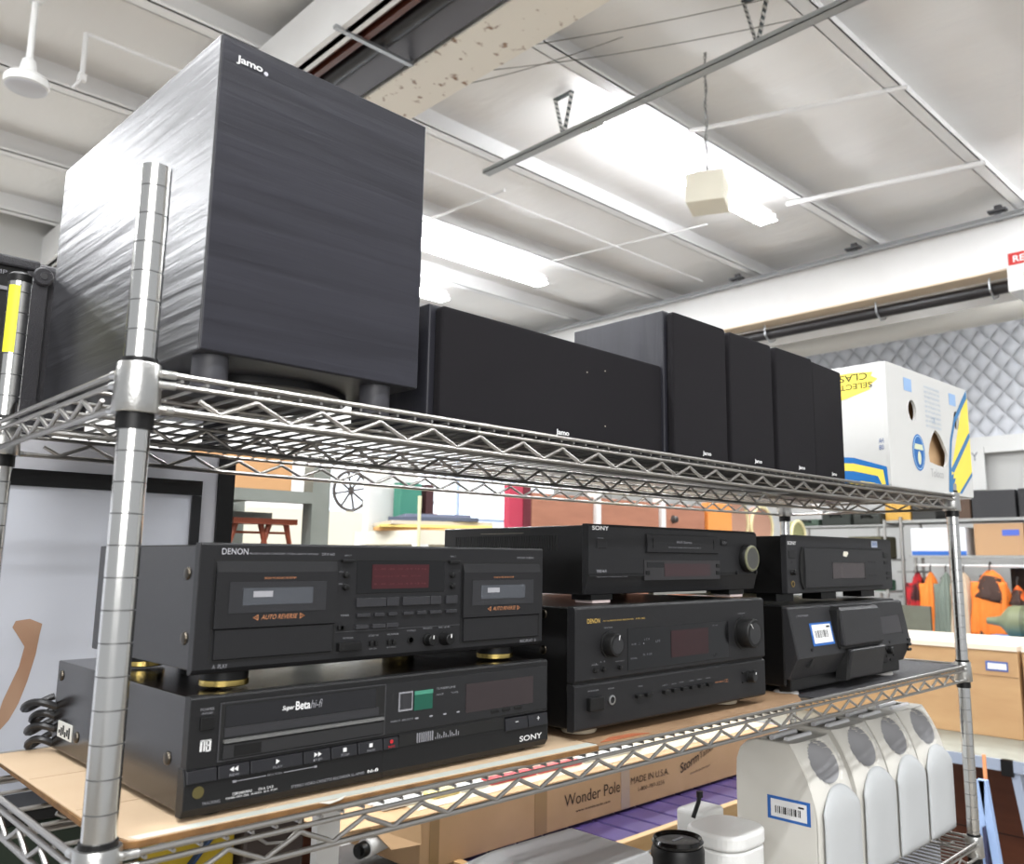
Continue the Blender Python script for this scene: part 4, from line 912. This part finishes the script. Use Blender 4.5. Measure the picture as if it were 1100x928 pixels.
r = nt.nodes.new('ShaderNodeValToRGB'); r.color_ramp.elements[0].position = .35; r.color_ramp.elements[1].position = .9
r.color_ramp.elements[0].color = (.60,.62,.66,1); r.color_ramp.elements[1].color = (.70,.72,.77,1)
nt.links.new(pr, r.inputs['Fac']); nt.links.new(r.outputs['Color'], b.inputs['Base Color'])
bp = nt.nodes.new('ShaderNodeBump'); bp.inputs['Distance'].default_value = .05; bp.inputs['Strength'].default_value = .8
nt.links.new(pr, bp.inputs['Height']); nt.links.new(bp.outputs['Normal'], b.inputs['Normal'])
tag(MB().box(10.93,10.995,-5,9,1.37,3.05).build('quilted_blanket', qm), 'silver grey diamond-quilted insulation blanket covering the upper end wall', 'insulation')
trim(MB().box(10.88,11.0,-5,9,1.17,1.37), mat('white plastic', (.88,.88,.87), .4))
psn = thing('wall_poster', 'white poster with dark lettering on the end wall under the quilted blanket', 'poster', (10.86,2.84,.72))
MB().box(0,.015,0,.62,0,.52).build('sheet', mat('white plastic', (.88,.88,.87), .4), psn); text([('NY', -.003,.24,.36,.10,.17)], mat('grey ink', (.40,.42,.46), .6), psn, rot=(90,0,-90))

# fluorescent lights
tubem = mat('lit tube', (1,1,1), .5, emis=(.97,.98,1), es=60)
def fixture(x, y, n=1, L=2.44, lab='', z=3.03):
    t = thing('fluorescent_light', lab, 'light', (x,y,z), 0, 'ceiling fluorescent lights')
    MB().prism([(-.035,.0),(.035,.0),(.035,.05),(-.035,.05)], 0, L, 'x').build('housing', mat('white plastic', (.88,.88,.87), .4), t)
    for s in (-.055,.055): MB().cyl((.02,s,-.022),(L-.02,s,-.022),.019,14).build('tube', tubem, t)
    for s in (0.0, L-.02): MB().box(s,s+.02,-.085,.085,-.045,.0).build('end_cap', mat('white plastic', (.88,.88,.87), .4), t)
    for s in (.35, L-.35): MB().cyl((s,0,.05),(s,0,.27),.006,8).build('hanger_rod', chrome, t)
    ld = bpy.data.lights.new('tube_glow','AREA'); ld.shape = 'RECTANGLE'; ld.size = L; ld.size_y = .18; ld.energy = 108; ld.color = (.97,.985,1)
    lo = bpy.data.objects.new('tube_glow', ld); col.objects.link(lo); lo.location = (L/2,0,-.06); lo.parent = t; lo.visible_camera = True
    return t
fixture(4.12,3.20,lab='bright fluorescent fixture behind the hanging cream box')
fixture(3.95,6.05,lab='bright fluorescent fixture above the right edge of the subwoofer')
fixture(3.55,7.35,lab='farthest bright fluorescent fixture, low beside the subwoofer')
for x, y in ((-2.6,6.9),(-4.9,6.2),(-3.2,3.3),(1.0,-1.9),(-2.6,-1.9),(4.4,-.35),(-1.8,.9),(7.4,.6)): fixture(x, y, lab='fluorescent ceiling fixture outside the view')

# strut rail on perforated brackets
gal = mat('galvanised', (.68,.69,.70), .35, .8)
sr = thing('strut_rail', 'grey metal strut rail hung from the ceiling on perforated V brackets', 'rail', (3.96,.70,2.90))
MB().box(-.035,.035,0,3.53,0,.006).box(-.035,-.030,0,3.53,0,.035).box(.030,.035,0,3.53,0,.035).build('rail', mat('dull rail grey', (.66,.67,.67), .5, .2), sr)
for y in (1.03,2.66):
    br = MB()
    for s in (-1,1):
        p = Vector((0,y,.01)); q = Vector((.0,y+s*.085,.34)); br.bar(p, q, .034, .006)
    br.bar((0,y-.09,.34),(0,y+.09,.34),.04,.010)
    bo = br.build('bracket', mat('dark perforated steel', (.22,.25,.25), .5), sr)
    hl = MB()
    for s in (-1,1):
        for k in range(8):
            c_ = Vector((-.017,y+s*.085*(k+.5)/8,.01+.33*(k+.5)/8)); hl.box(c_.x-.001,c_.x+.036,c_.y-.006,c_.y+.006,c_.z-.009,c_.z+.009)
    hl.build('bracket_holes', mat('light holes', (.75,.74,.72), .6), bo)
# hanging cream box on a chain
hb = thing('hanging_box', 'cream box hanging on a twisted chain from the ceiling', 'box', (4.24,2.30,2.135))
MB().box(-.125,.125,-.125,.125,0,.205).build('housing', mat('cream plastic', (.93,.91,.84), .5), hb, bevel=.006).rotation_euler = (0,0,math.radians(25))
ch = MB(); 
for k in range(46):
    z = .26+k*.022; a = (k%2)*PI/2+.3
    ch.tube([(.007*math.cos(a)*math.cos(t)+0, .007*math.sin(a)*math.cos(t), z+.014*math.sin(t)) for t in [2*PI*i/8 for i in range(8)]], .0026, 5, closed=True)
ch.tube([(.01*math.sin(i*.9),.01*math.cos(i*.9),.25+i*.036) for i in range(28)], .005, 6)
ch.tube([(-.08,0,.235),(0,0,.29),(.08,0,.235)], .005, 8)
ch.build('chain', mat('chain steel', (.55,.55,.54), .4, .6), hb)
# ceiling fan
fn = thing('ceiling_fan', 'small white ceiling fan hub on a short rod at upper left', 'fan', (.740,4.20,2.28))
fw = mat('white plastic', (.88,.88,.87), .4)
MB().lathe([(.03,.50),(.045,.53),(.085,.60),(.09,.63)], (0,0,0), 32).build('canopy', fw, fn); MB().cyl((0,0,.12),(0,0,.52),.017,16).build('rod', fw, fn)
MB().lathe([(.08,.0),(.105,.01),(.108,.045),(.095,.065),(.045,.085),(.032,.16),(.02,.17)], (0,0,0), 36).build('motor', fw, fn)
MB().lathe([(.09,-.004),(.098,.002)], (0,0,0), 36).build('bottom_plate', mat('pale grey plastic', (.78,.78,.80), .3), fn)
MB().cyl((0,0,.62),(0,0,1.0),.02,12).build('ceiling_pin', fw, fn)
# conduits and rods on the ceiling
def rod(p, q, r, lb, name='conduit', m=None):
    return tag(MB().cyl(p, q, r, 10).build(name, m or pw), lb, 'pipe')
rod((6.51,2.98,3.075),(6.89,1.39,3.075),.024,'white conduit crossing the purlins at upper right, lower one')
rod((4.79,2.83,3.08),(5.33,1.38,3.08),.018,'white conduit crossing the purlins at upper right, upper one')
rod((6.08,5.91,3.09),(6.44,3.80,3.09),.008,'thin white conduit crossing the purlins just above the light end')
rod((4.44,5.75,3.07),(4.51,4.62,3.07),.014,'thin white conduit crossing the purlins beside the subwoofer top')
rod((3.74,4.76,3.05),(7.74,4.77,3.05),.009,'thin white conduit running parallel to the purlins above the speakers')
cp_ = thing('drop_pipe', 'thin white pipe hanging in an L from the ceiling beside the fan', 'pipe', (1.16,4.85,2.80))
MB().cyl((0,0,0),(0,0,.30),.016,12).cyl((0,0,.30),(.75,.0,.30),.012,12).build('pipe', pw, cp_); MB().cyl((0,0,-.01),(-.05,-.02,-.10),.010,10).cyl((.02,0,.0),(-.02,0,.0),.028,12).build('valve', pw, cp_)
cb = mat('dark cable', (.50,.49,.47), .6)
for i, (a, b_, sg) in enumerate((((2.9,3.55,3.02),(4.1,1.4,3.03),.05),((2.9,3.30,3.05),(3.9,1.3,3.05),.03),((2.95,3.75,3.0),(3.5,2.4,3.06),.04))):
    pts = [Vector(a).lerp(Vector(b_), t/16)-Vector((0,0,sg*math.sin(PI*t/16))) for t in range(17)]
    tag(MB().tube(pts, .0035, 6).build('ceiling_cable', cb), ['long dark cable sagging along the ceiling right of the rusty beam','second dark cable just under the ceiling beside the rusty beam','short dark cable at the corner of the subwoofer near the rusty beam'][i], 'cable')
for i, y in enumerate((4.45,3.03,1.62)):
    tag(MB().box(8.02,8.06,y,y+.06,2.99,3.14).box(7.98,8.06,y-.05,y+.11,3.07,3.09).build('beam_clip', mat('dark grey steel', (.40,.40,.41), .5, .5)), ['small steel clip on the far beam, leftmost','small steel clip on the far beam above the black tube','small steel clip on the far beam near the unit heater'][i], 'bracket')

# ------------------------------------------------------------------ middle background
galv = mat('weathered galvanised', (.58,.60,.58), .5, .4, noise=(6,.3), c2=(.50,.52,.49))
rk = thing('pallet_rack', 'weathered grey metal rack behind the shelving left of centre', 'rack', (.60,1.80,FLOOR))
MB().box(.585,.650,0,.06,0,1.84).build('upright', galv, rk); MB().box(-.1,-.04,0,.06,0,1.84).build('upright', galv, rk)
MB().box(-.1,.585,.0,.04,1.715,1.752).build('beam', galv, rk); MB().box(-.1,.55,.2,.26,1.655,1.69).build('beam', galv, rk)
MB().box(-.1,.60,.0,.7,1.553,1.575).build('shelf_panel', mat('dark grey steel', (.40,.40,.41), .5, .5), rk); MB().box(-.1,.60,.62,.68,1.715,1.752).build('beam', galv, rk)
MB().cyl((.42,.3,1.58),(.42,.3,1.74),.012,10).cyl((.18,.3,1.58),(.18,.3,1.74),.010,10).build('white_rod', pw, rk)
MB().box(.585,.65,.62,.68,0,1.84).build('upright', galv, rk); MB().box(-.1,-.04,.62,.68,0,1.84).build('upright', galv, rk)
MB().box(-.1,.6,.04,.62,1.745,1.752).build('upper_panel', galv, rk)
kb = tag(MB().box(.80,1.125,1.83,2.2,.0525,.160).build('cardboard_box', mat('tan box', (.78,.60,.42), .8), bevel=.003), 'tan cardboard box on top of the weathered grey rack', 'box')
st = thing('wooden_stool', 'upside-down red-brown wooden stool on the weathered rack shelf', 'stool', (.97,1.92,-.125))
sw = mat('red brown stain', (.60,.30,.20), .4)
MB().box(-.01,.21,-.04,.05,.072,.090).build('seat', sw, st)
for x, dx in ((.015,-.02),(.10,.02),(.13,-.02),(.19,.018)):
    MB().cyl((x,0,.075),(x+dx,0,.0),.010,10,r2=.008).build('leg', sw, st)
MB().cyl((0,.0,.045),(.2,0,.045),.004,8).build('stretcher', sw, st)
part_w = MB().box(2.2,4.6,5.0,5.1,FLOOR,.19).build('wall_partition', mat('cream wall', (.93,.92,.84), .6)); struct(part_w)
struct(MB().box(3.60,3.85,4.985,5.0,-.60,.005).build('door_1', mat('tan door', (.75,.60,.45), .6)))
struct(MB().box(3.55,3.60,4.97,5.0,-.62,.04).box(3.85,3.90,4.97,5.0,-.62,.04).box(3.55,3.90,4.97,5.0,.005,.04).build('trim_90', mat('white plastic', (.88,.88,.87), .4)))
wh = thing('wagon_wheel', 'thin iron wheel standing on top of the cream partition', 'wheel', (3.34,4.98,.295))
iron = mat('dark iron', (.26,.24,.23), .5)
q = MB().tube([(.15*math.cos(a),0,.15*math.sin(a)-.0) for a in [2*PI*i/32 for i in range(32)]], .014, 6, closed=True).build('rim', iron, wh)
for k in range(8): MB().cyl((0,0,0),(.15*math.cos(k*PI/4+.2),0,.15*math.sin(k*PI/4+.2)),.010,6).build('spoke', iron, wh)
wh.location = (3.34,5.03,.352)
for i, (x, s) in enumerate(((3.75,.16),(4.1,.12))):
    j = thing('iron_ornament', ['rusty iron ornament beside the wagon wheel on the partition','small rusty iron ornament at the right end of the partition'][i], 'ornament', (x,5.04,.19))
    MB().box(-s*.6,s*.6,-.03,.03,0,.02).build('base', sw, j); MB().tube([(-s*.5,0,.02),(-s*.2,0,s*.8),(s*.1,0,s*.3),(s*.4,0,s)], .008, 6).build('scroll', iron, j)
# stack of boards & books
tb = thing('display_table', 'pale display table behind the recorder stack carrying boards and binders', 'table', (1.93,2.22,FLOOR))
MB().box(0,.75,0,.5,1.60,1.66).build('table_top', mat('cream plastic', (.90,.86,.76), .5), tb)
for x in (.0,.70):
    for y in (0,.45): MB().box(x,x+.05,y,y+.05,0,1.60).build('leg', pw, tb)
MB().box(.04,.70,.48,.5,.2,1.6).build('back_panel', mat('cream plastic', (.90,.86,.76), .5), tb)
for i, (w, d, h, c_, lb, dz) in enumerate(((.50,.40,.014,(.86,.66,.42),'tan board at the bottom of the flat stack on the display table',0),(.50,.42,.012,(.94,.85,.50),'yellow edged board in the flat stack on the display table',.0145),(.47,.38,.016,(.80,.76,.70),'pale beige board in the flat stack on the display table',.027),(.40,.36,.018,(.30,.33,.40),'dark blue grey folder near the top of the flat stack',.0435),(.30,.30,.014,(.45,.47,.55),'grey blue folder topmost of the flat stack',.062))):
    tag(MB().box(-w/2,w/2,-d/2,d/2,0,h).build('stacked_board', mat('board '+str(c_), c_, .6), bevel=.001, loc=(2.19,2.48,-.0395+dz)), lb, 'board', 'flat stack of boards and folders').rotation_euler = (0,0,math.radians((i*7)%5*4-38))
tag(MB().box(2.02,2.30,2.75,2.80,-.04,.30).build('binder', mat('white plastic', (.88,.88,.87), .4)), 'white panel standing behind the flat stack of boards', 'panel')
tag(MB().box(2.14,2.26,2.66,2.72,-.04,.20).build('binder', mat('teal green', (.25,.52,.44), .5)), 'teal green binder standing behind the flat stack', 'binder')
tag(MB().box(2.29,2.335,2.66,2.72,-.04,.20).build('binder', mat('dark maroon', (.25,.12,.13), .5)), 'dark maroon binder standing beside the teal binder', 'binder')
yp = tag(MB().cyl((1.905,2.19,FLOOR),(1.905,2.19,.10),.007,12).cyl((1.905,2.19,.045),(1.905,2.19,.10),.008,12).build('thin_pole', mat('pale yellow pole', (.88,.87,.72), .4)), 'thin pale pole standing left of the stacked boards', 'pole')
rb = thing('red_cabinet', 'tall red and maroon cabinet behind the SONY tape player', 'cabinet', (2.785,2.60,FLOOR))
MB().box(0,.100,0,.04,0,1.93).build('red_side', mat('raspberry red', (.72,.22,.32), .5), rb); MB().box(.10,.155,-.004,.04,0,1.93).build('maroon_front', mat('maroon', (.38,.10,.15), .5), rb)
tcw = thing('wooden_wardrobe', 'terracotta brown wooden panel wall unit behind the tape player', 'cabinet', (2.97,2.62,FLOOR))
tcm = mat('terracotta wood', (.72,.50,.40), .5, noise=(4,.3), c2=(.64,.43,.34), stretch=(1,1,5))
for a, b_ in ((0,.50),(.54,1.12),(1.16,1.62)): MB().box(a,b_,0,.04,0,1.90).build('panel', tcm, tcw, bevel=.003)
for a in (.50,1.12): MB().box(a,a+.045,-.02,.05,0,1.93).build('white_post', pw, tcw)
MB().box(.06,1.66,.04,.08,0,1.88).build('carcass', tcm, tcw)
MB().box(1.66,1.95,0,.05,0,1.93).build('orange_panel', mat('bright orange wood', (.95,.62,.32), .5), tcw)
MB().lathe([(.028,0),(.018,.03),(.010,.035)], (1.27,-.0,1.80), 16, axis='y').build('dark_knob', iron, tcw)
# bright window in the back and the round tan things
struct(MB().box(5.3,9.5,8.93,9.0,-.5,1.3).build('window_1', mat('bright window', (.95,.97,1), .4, emis=(.93,.97,1), es=.9)))
struct(MB().box(5.3,9.5,8.90,8.93,.38,.42).box(6.3,6.35,8.90,8.93,-.5,1.3).box(7.5,7.55,8.90,8.93,-.5,1.3).box(8.6,8.65,8.90,8.93,-.5,1.3).build('trim_91', mat('blue grey frame', (.70,.76,.86), .5)))
tbl2 = thing('storage_table', 'white storage table in the distance under the round brown cushions', 'table', (5.55,3.0,FLOOR))
MB().box(0,1.6,0,.6,1.62,1.66).build('table_top', pw, tbl2)
for x in (.02,1.53):
    for y in (.02,.53): MB().box(x,x+.05,y,y+.05,0,1.62).build('leg', pw, tbl2)
rm_ = mat('dusty rose fabric', (.66,.50,.42), .8)
for i, (x, r_, c_) in enumerate(((5.86,.20,rm_),(6.28,.17,rm_),(6.9,.12,mat('olive fabric', (.50,.50,.34), .8)))):
    o = thing('round_cushion', ['large round rose-brown cushion in the distance left of the thin rear post','round rose-brown cushion in the distance right of the thin rear post','small olive cushion in the distance above the disc player'][i], 'cushion', (x,3.25,-.04))
    MB().lathe([(r_*.9,-.05),(r_,-.03),(r_,.03),(r_*.9,.05)], (0,0,r_), 32, axis='y').build('cushion', c_, o, bevel=.01)
    MB().tube([(r_*math.cos(a),-.05,r_+r_*math.sin(a)) for a in [2*PI*k/28 for k in range(28)]], .014, 6, closed=True).build('piping', mat('cream piping', (.84,.80,.62), .7), o)

# ------------------------------------------------------------------ right background: crates and table
ply = mat('tan plywood', (.76,.62,.45), .55, noise=(2.2,.35), c2=(.68,.53,.37), stretch=(1,2,8))
wt = thing('metal_leg_table', 'table with a mottled grey-green top and aluminium legs under the plywood crate', 'table', (3.30,-.05,FLOOR))
MB().box(.0,.95,.0,1.75,.718,.745).build('table_top', mat('mottled green grey top', (.64,.65,.61), .5, noise=(14,.3), c2=(.55,.55,.51)), wt, bevel=.003)
alu = mat('blue white aluminium', (.74,.79,.87), .35, .5)
MB().box(-.01,.0,.0,1.75,.705,.745).build('edge_trim', alu, wt)
for y in (.38,1.6):
    MB().bar((.02,y+.02,.715),(.02,y-.10,-.095),.04,.03).build('leg', alu, wt); MB().bar((.9,y,.715),(.9,y-.10,-.095),.04,.03).build('leg', alu, wt)
MB().box(-.014,.01,.40,.44,.690,.745).build('corner_cap', blackplastic, wt)
wt.location = (3.20,-.05,FLOOR+.095)
for c_ in wt.children:
    if c_.name.startswith('leg'): c_.scale = (1,1,1)
cr1 = thing('plywood_crate', 'long tan plywood crate with a pale rim and a small blue-white label on the table', 'crate', (3.60,.430,-.8595))
def crate(p, w, d, h):
    MB().box(0,d,0,w,0,h).build('body', ply, p, bevel=.003)
    MB().box(-.010,d+.01,0,w,h,h+.020).build('pale_rim', mat('pale wood rim', (.92,.87,.80), .5), p)
    MB().box(-.004,0,.0,w,h*.70,h*.705).build('lid_seam', mat('seam brown', (.60,.48,.36), .7), p)
crate(cr1, 1.25, .50, .345)
l1 = MB().box(-.004,0,.04,.125,.262,.300).build('blue_label', mat('label blue', (.30,.40,.66), .5), cr1); MB().box(-.006,-.003,.045,.117,.269,.293).build('label_paper', mat('label white', (.90,.90,.90), .5), l1)
cr2 = thing('plywood_crate', 'second tan plywood crate at the right edge of the photo', 'crate', (3.60,-.03,-.8595)); crate(cr2, .445, .50, .345)
wp = thing('brown_panel_cabinet', 'reddish brown wooden cabinet behind the aluminium table legs at lower right', 'cabinet', (3.85,.0,FLOOR))
MB().box(0,.03,0,1.8,0,.70).build('front_panel', mat('reddish brown veneer', (.45,.26,.17), .4, noise=(3,.35), c2=(.33,.17,.11), stretch=(1,1,5)), wp); MB().box(-.002,0,0,1.8,.40,.404).build('seam', dark, wp)
MB().box(.03,.2,0,1.8,0,.69).build('carcass', bw, wp)
af = thing('folding_sign', 'pale blue folded A-frame stand with an orange stick beside the right post', 'stand', (2.83,.36,FLOOR))
MB().bar((0,.02,0),(0,-.025,.84),.024,.024).build('leg', mat('powder blue paint', (.62,.72,.88), .5), af); MB().bar((0,-.12,0),(0,-.030,.84),.024,.024).build('leg', mat('powder blue paint', (.62,.72,.88), .5), af)
MB().bar((0.02,-.05,.0),(0.02,-.03,.70),.10,.006).build('panel', mat('dark blue back', (.22,.22,.32), .6), af)
MB().cyl((.05,-.02,0),(.05,-.02,.91),.014,12,r2=.006).build('orange_stick', mat('salmon orange', (.93,.62,.42), .5), af)
gp = tag(MB().box(2.35,2.37,.30,.95,FLOOR,-.90).build('leaning_sheet', mat('grey blue panel', (.56,.57,.60), .5)), 'plain grey panel standing behind the row of white speakers', 'panel')

# far rack
fx = 9.2
fr_ = thing('far_wire_rack', 'distant silver rack with a clothes rail holding boxes and jackets', 'rack', (fx,1.4,FLOOR))
MB().box(0,.6,0,2.1,1.965,1.995).build('upper_shelf', mat('grey shelf', (.62,.62,.61), .5), fr_); MB().box(.0,.6,0,1.75,1.585,1.612).build('middle_shelf', mat('grey shelf', (.62,.62,.61), .5), fr_)
MB().cyl((.05,0,1.505),(.05,1.72,1.505),.014,12).build('clothes_rail', pw, fr_)
for x, y, h in ((.0,1.82,2.03),(.05,1.70,1.6),(.55,1.82,2.0),(.0,.05,2.0),(.55,.05,2.0),(.0,2.08,1.99)): MB().cyl((x,y,0),(x,y,h),.018,12).build('post', chrome, fr_)
MB().box(.1,.6,1.75,1.93,1.15,1.17).build('small_shelf', mat('grey shelf', (.62,.62,.61), .5), fr_)
MB().box(.1,.6,1.75,1.93,1.42,1.44).build('small_shelf', mat('grey shelf', (.62,.62,.61), .5), fr_)
U = lambda z: z
def fbox(y0, y1, z0, z1, c_, lb, nm='storage_box', d=.45, extra=None, mname=None, g='boxes on the distant rack'):
    t = thing(nm, lb, 'box', (fx+.03,y0,z0), 0, g)
    MB().box(0,d,0,y1-y0,0,z1-z0).build('body', mat(mname or ('far '+str(c_)), c_, .6), t, bevel=.004)
    if extra: MB().box(-.004,0,*extra[0]).build(extra[2], mat('far '+str(extra[1]), extra[1], .6), t)
    return t
S1 = -1.70+1.9955; S2 = -1.70+1.6125
fbox(1.62,2.02,S1,.585,(.13,.13,.14),'black plastic bin on the distant top shelf, rightmost','storage_bin')
fbox(2.05,2.47,S1,.580,(.15,.15,.16),'black plastic bin on the distant top shelf beside the brown box','storage_bin')
fbox(2.49,2.72,S1,.50,(.30,.22,.16),'dark brown box on the distant top shelf behind the shelf corner')
fbox(2.85,3.10,S1,.50,(.16,.16,.15),'small black box on the distant top shelf')
fbox(3.12,3.40,S1,.62,(.80,.62,.28),'mustard coloured carton on the distant top shelf')
fbox(1.995,2.47,S2,.238,(.72,.57,.42),'brown cardboard box with a blue label on the distant rack',extra=((.04,.20,.20,.26),(.30,.40,.75),'blue_label'))
fbox(2.555,3.13,S2,.205,(.92,.93,.95),'long white box with a blue base on the distant rack',extra=((.0,.57,.0,.045),(.15,.38,.70),'blue_base'))
fbox(1.50,1.95,S2,.16,(.40,.36,.32),'grey brown box at the right end of the distant rack')
rt = thing('store_rack', 'dark crowded storage rack in the distance above the disc player', 'rack', (9.0,3.35,FLOOR))
MB().box(.1,.6,0,1.2,1.93,1.95).build('shelf_panel', mat('grey shelf', (.62,.62,.61), .5), rt); MB().box(.1,.6,0,1.2,1.55,1.57).build('shelf_panel', mat('grey shelf', (.62,.62,.61), .5), rt); MB().box(.1,.6,0,1.2,1.20,1.22).build('shelf_panel', mat('grey shelf', (.62,.62,.61), .5), rt)
for y in (.02,1.18):
    for x in (.12,.58): MB().cyl((x,y,0),(x,y,2.0),.016,10).build('post', chrome, rt)
for i, (y0, w, z, h, c_, lb) in enumerate(((0.05,.32,.25,.13,(.16,.17,.15),'dark bundled case on the crowded distant rack, upper right'),(.40,.36,.25,.16,(.13,.15,.13),'dark green bundled case on the crowded distant rack, upper middle'),(.80,.3,.25,.08,(.25,.32,.27),'small green item on the crowded distant rack, upper left'),(.05,.4,-.13,.25,(.33,.31,.22),'olive box on the crowded distant rack, middle shelf right'),(.5,.3,-.13,.18,(.40,.36,.30),'tan grey box on the crowded distant rack, middle shelf left'),(.08,.14,-.48,.12,(.30,.48,.38),'little green box on the crowded distant rack, lowest shelf'),(.3,.4,-.48,.2,(.50,.44,.36),'tan box on the crowded distant rack, lowest shelf'))):
    t = thing('bundled_case', lb, 'case', (9.12,3.36+y0,z), 0, 'goods on the crowded distant rack')
    MB().box(0,.4,0,w,0,h).build('body', mat('far '+str(c_), c_, .7), t, bevel=.02); MB().tube([(.0,w*.3,h*.6),(-.03,w*.35,h*.8),(-.03,w*.65,h*.8),(0,w*.7,h*.6)],.01,6).build('handle', blackplastic, t)
fbm = tag(MB().box(9.05,9.1,2.9,4.6,FLOOR,-.62).build('fabric_cover', mat('olive grey cloth', (.44,.45,.40), .9, noise=(6,.3), c2=(.38,.38,.33))), 'olive grey cloth hanging low in front of the distant rack', 'cloth')

def jacket(name, lb, y, z, w, h, m, trim_m=None, x=fx+.02, cat='jacket', seed=0):
    t = thing(name, lb, cat, (x,y,z), 0, 'clothes on the distant rail')
    def f(u_, v_, o=0.0):
        a = 2*PI*u_
        sh = min(1, (1-v_)*3.6)                      # shoulders widen quickly below the collar
        hw = w/2*(.28+.72*sh**.6)*(1+.06*(1-v_)); dd = .15*(.45+.55*sh)
        r_ = 1+.10*(1-v_)*math.sin(7*a+seed)+.05*math.sin(13*a+3*v_+seed)
        hem = .03*math.sin(3*a+seed)*(1-v_)
        return (dd*math.cos(a)*(r_+o), hw*math.sin(a)*(r_+o*.5)+.03*w*math.sin(5*v_+seed), -h*(1-v_)+hem+.02*math.sin(a*2)*v_)
    b_ = MB().grid(f, 64, 24); b_.add([f(i/64,1) for i in range(64)], [list(range(64))]); b_.add([f(i/64,0) for i in range(64)], [list(range(64))])
    b_.build('body', m, t)
    for sgn in ((-1,1) if w > .25 else (1,)):
        MB().grid(lambda u_, v_: (-.05-.05*(1-v_)+.05*math.cos(2*PI*u_)*(.7+.3*v_), sgn*(w*.36+.06*(1-v_)*w)+.045*math.sin(2*PI*u_)*(1+.15*math.sin(9*v_)), -.10-h*.66*(1-v_)), 20, 14).build('sleeve', m, t, solid=.004)
    if trim_m:
        MB().grid(lambda u_, v_: f(.36+.30*u_+.05*math.sin(7*v_), .70+.29*v_-.10*u_, .06), 20, 10).build('dark_yoke', trim_m, t, solid=.004)
        MB().grid(lambda u_, v_: f(.42+.12*u_+.02*math.sin(9*v_), .10+.13*v_+.02*math.sin(9*u_), .05), 10, 8).build('dark_patch', trim_m, t, solid=.004)
    MB().tube([(0,0,-.02),(0,0,.07),(.03,0,.10),(.05,0,.08)], .008, 6).tube([(0,-w*.3,-.05),(0,0,-.01),(0,w*.3,-.05)], .010, 6).build('hanger', iron, t)
    return t
om = mat('blaze orange cloth', (.98,.55,.20), .7, noise=(5,.3), c2=(.92,.45,.14)); camo = mat('dark brown camo', (.25,.17,.14), .8)
RZ = -1.70+1.505-.09
jacket('hunting_jacket','blaze orange jacket with dark brown shoulder trim on the distant rail',2.34,RZ+.03,.34,.80,om,camo)
jacket('hunting_vest','blaze orange vest hanging just right of the orange jacket',2.12,RZ-.12,.16,.52,mat('deep orange cloth', (.92,.42,.14), .7),camo,x=fx+.12)
jacket('beige_coat','beige coat hanging between the shelf post and the orange jacket',2.60,RZ,.20,.84,mat('beige cloth', (.78,.70,.60), .8))
jacket('grey_coat','grey green coat on the distant rail behind the shelf post',2.78,RZ,.18,.82,mat('grey green cloth', (.45,.49,.45), .8))
jacket('orange_coat','plain orange coat on the distant rail left of the shelf post',2.94,RZ,.17,.82,om)
jacket('red_jacket','red and black checked jacket leftmost on the distant rail',3.08,RZ,.15,.80,mat('red check cloth', (.70,.12,.15), .8, noise=(9,.08), c2=(.20,.05,.06)))
tk = thing('olive_canister', 'olive green rolled canister at the right edge lying on a blue cloth', 'canister', (8.6,1.75,-.706))
MB().lathe([(.03,-.02),(.04,.06),(.05,.10),(.14,.18),(.15,.22),(.15,.75),(.12,.80)], (0,.42,.0), 28, axis='y').build('body', mat('olive drab', (.48,.50,.38), .5), tk)
MB().lathe([(.155,.30),(.155,.34)], (0,.42,.0), 28, axis='y', cap=False).build('band', mat('dark olive', (.36,.38,.28), .5), tk)
tb3 = thing('cloth_table', 'table with a bright blue cloth under the olive canister', 'table', (8.3,.6,FLOOR))
MB().box(0,.7,0,1.65,.78,.842).build('blue_cloth', mat('bright blue cloth', (.16,.55,.82), .7), tb3)
for x in (.05,.6):
    for y in (.05,1.55): MB().box(x,x+.05,y,y+.05,0,.78).build('leg', pw, tb3)
bz = thing('dark_clothes_rack', 'dark brown crowded rack of goods at the far right behind the orange vest', 'rack', (9.9,1.0,FLOOR))
MB().box(0,.4,0,1.35,.0,1.48).build('goods', mat('brown mixed goods', (.30,.24,.20), .8, noise=(9,.2), c2=(.16,.13,.12)), bz)
MB().cyl((-.1,0,.90),(-.1,1.3,.93),.03,12).build('tube_rail', gal, bz)

# ------------------------------------------------------------------ light and render look
w = bpy.data.worlds.new('World'); sc.world = w; w.use_nodes = True
bg = w.node_tree.nodes['Background']; bg.inputs['Color'].default_value = (.95,.97,1,1); bg.inputs['Strength'].default_value = .56
kl = bpy.data.lights.new('added_fill_light','AREA'); kl.shape = 'RECTANGLE'; kl.size = 3.5; kl.size_y = 2.5; kl.energy = 185; kl.color = (1,.99,.97)  # fill lamp added out of view behind the camera, no real doorway
ko = bpy.data.objects.new('added_fill_light', kl); col.objects.link(ko); ko.location = (-2.6,-4.2,1.2); ko.rotation_euler = Vector((2.9,4.4,-1.4)).to_track_quat('-Z','Y').to_euler()
sc.view_settings.view_transform = 'Standard'; sc.view_settings.look = 'None'; sc.view_settings.exposure = 0.0; sc.view_settings.gamma = 1.0
sc.cycles.max_bounces = 8; sc.cycles.diffuse_bounces = 3; sc.cycles.glossy_bounces = 4
sc.cycles.sample_clamp_indirect = 6; sc.cycles.use_denoising = True
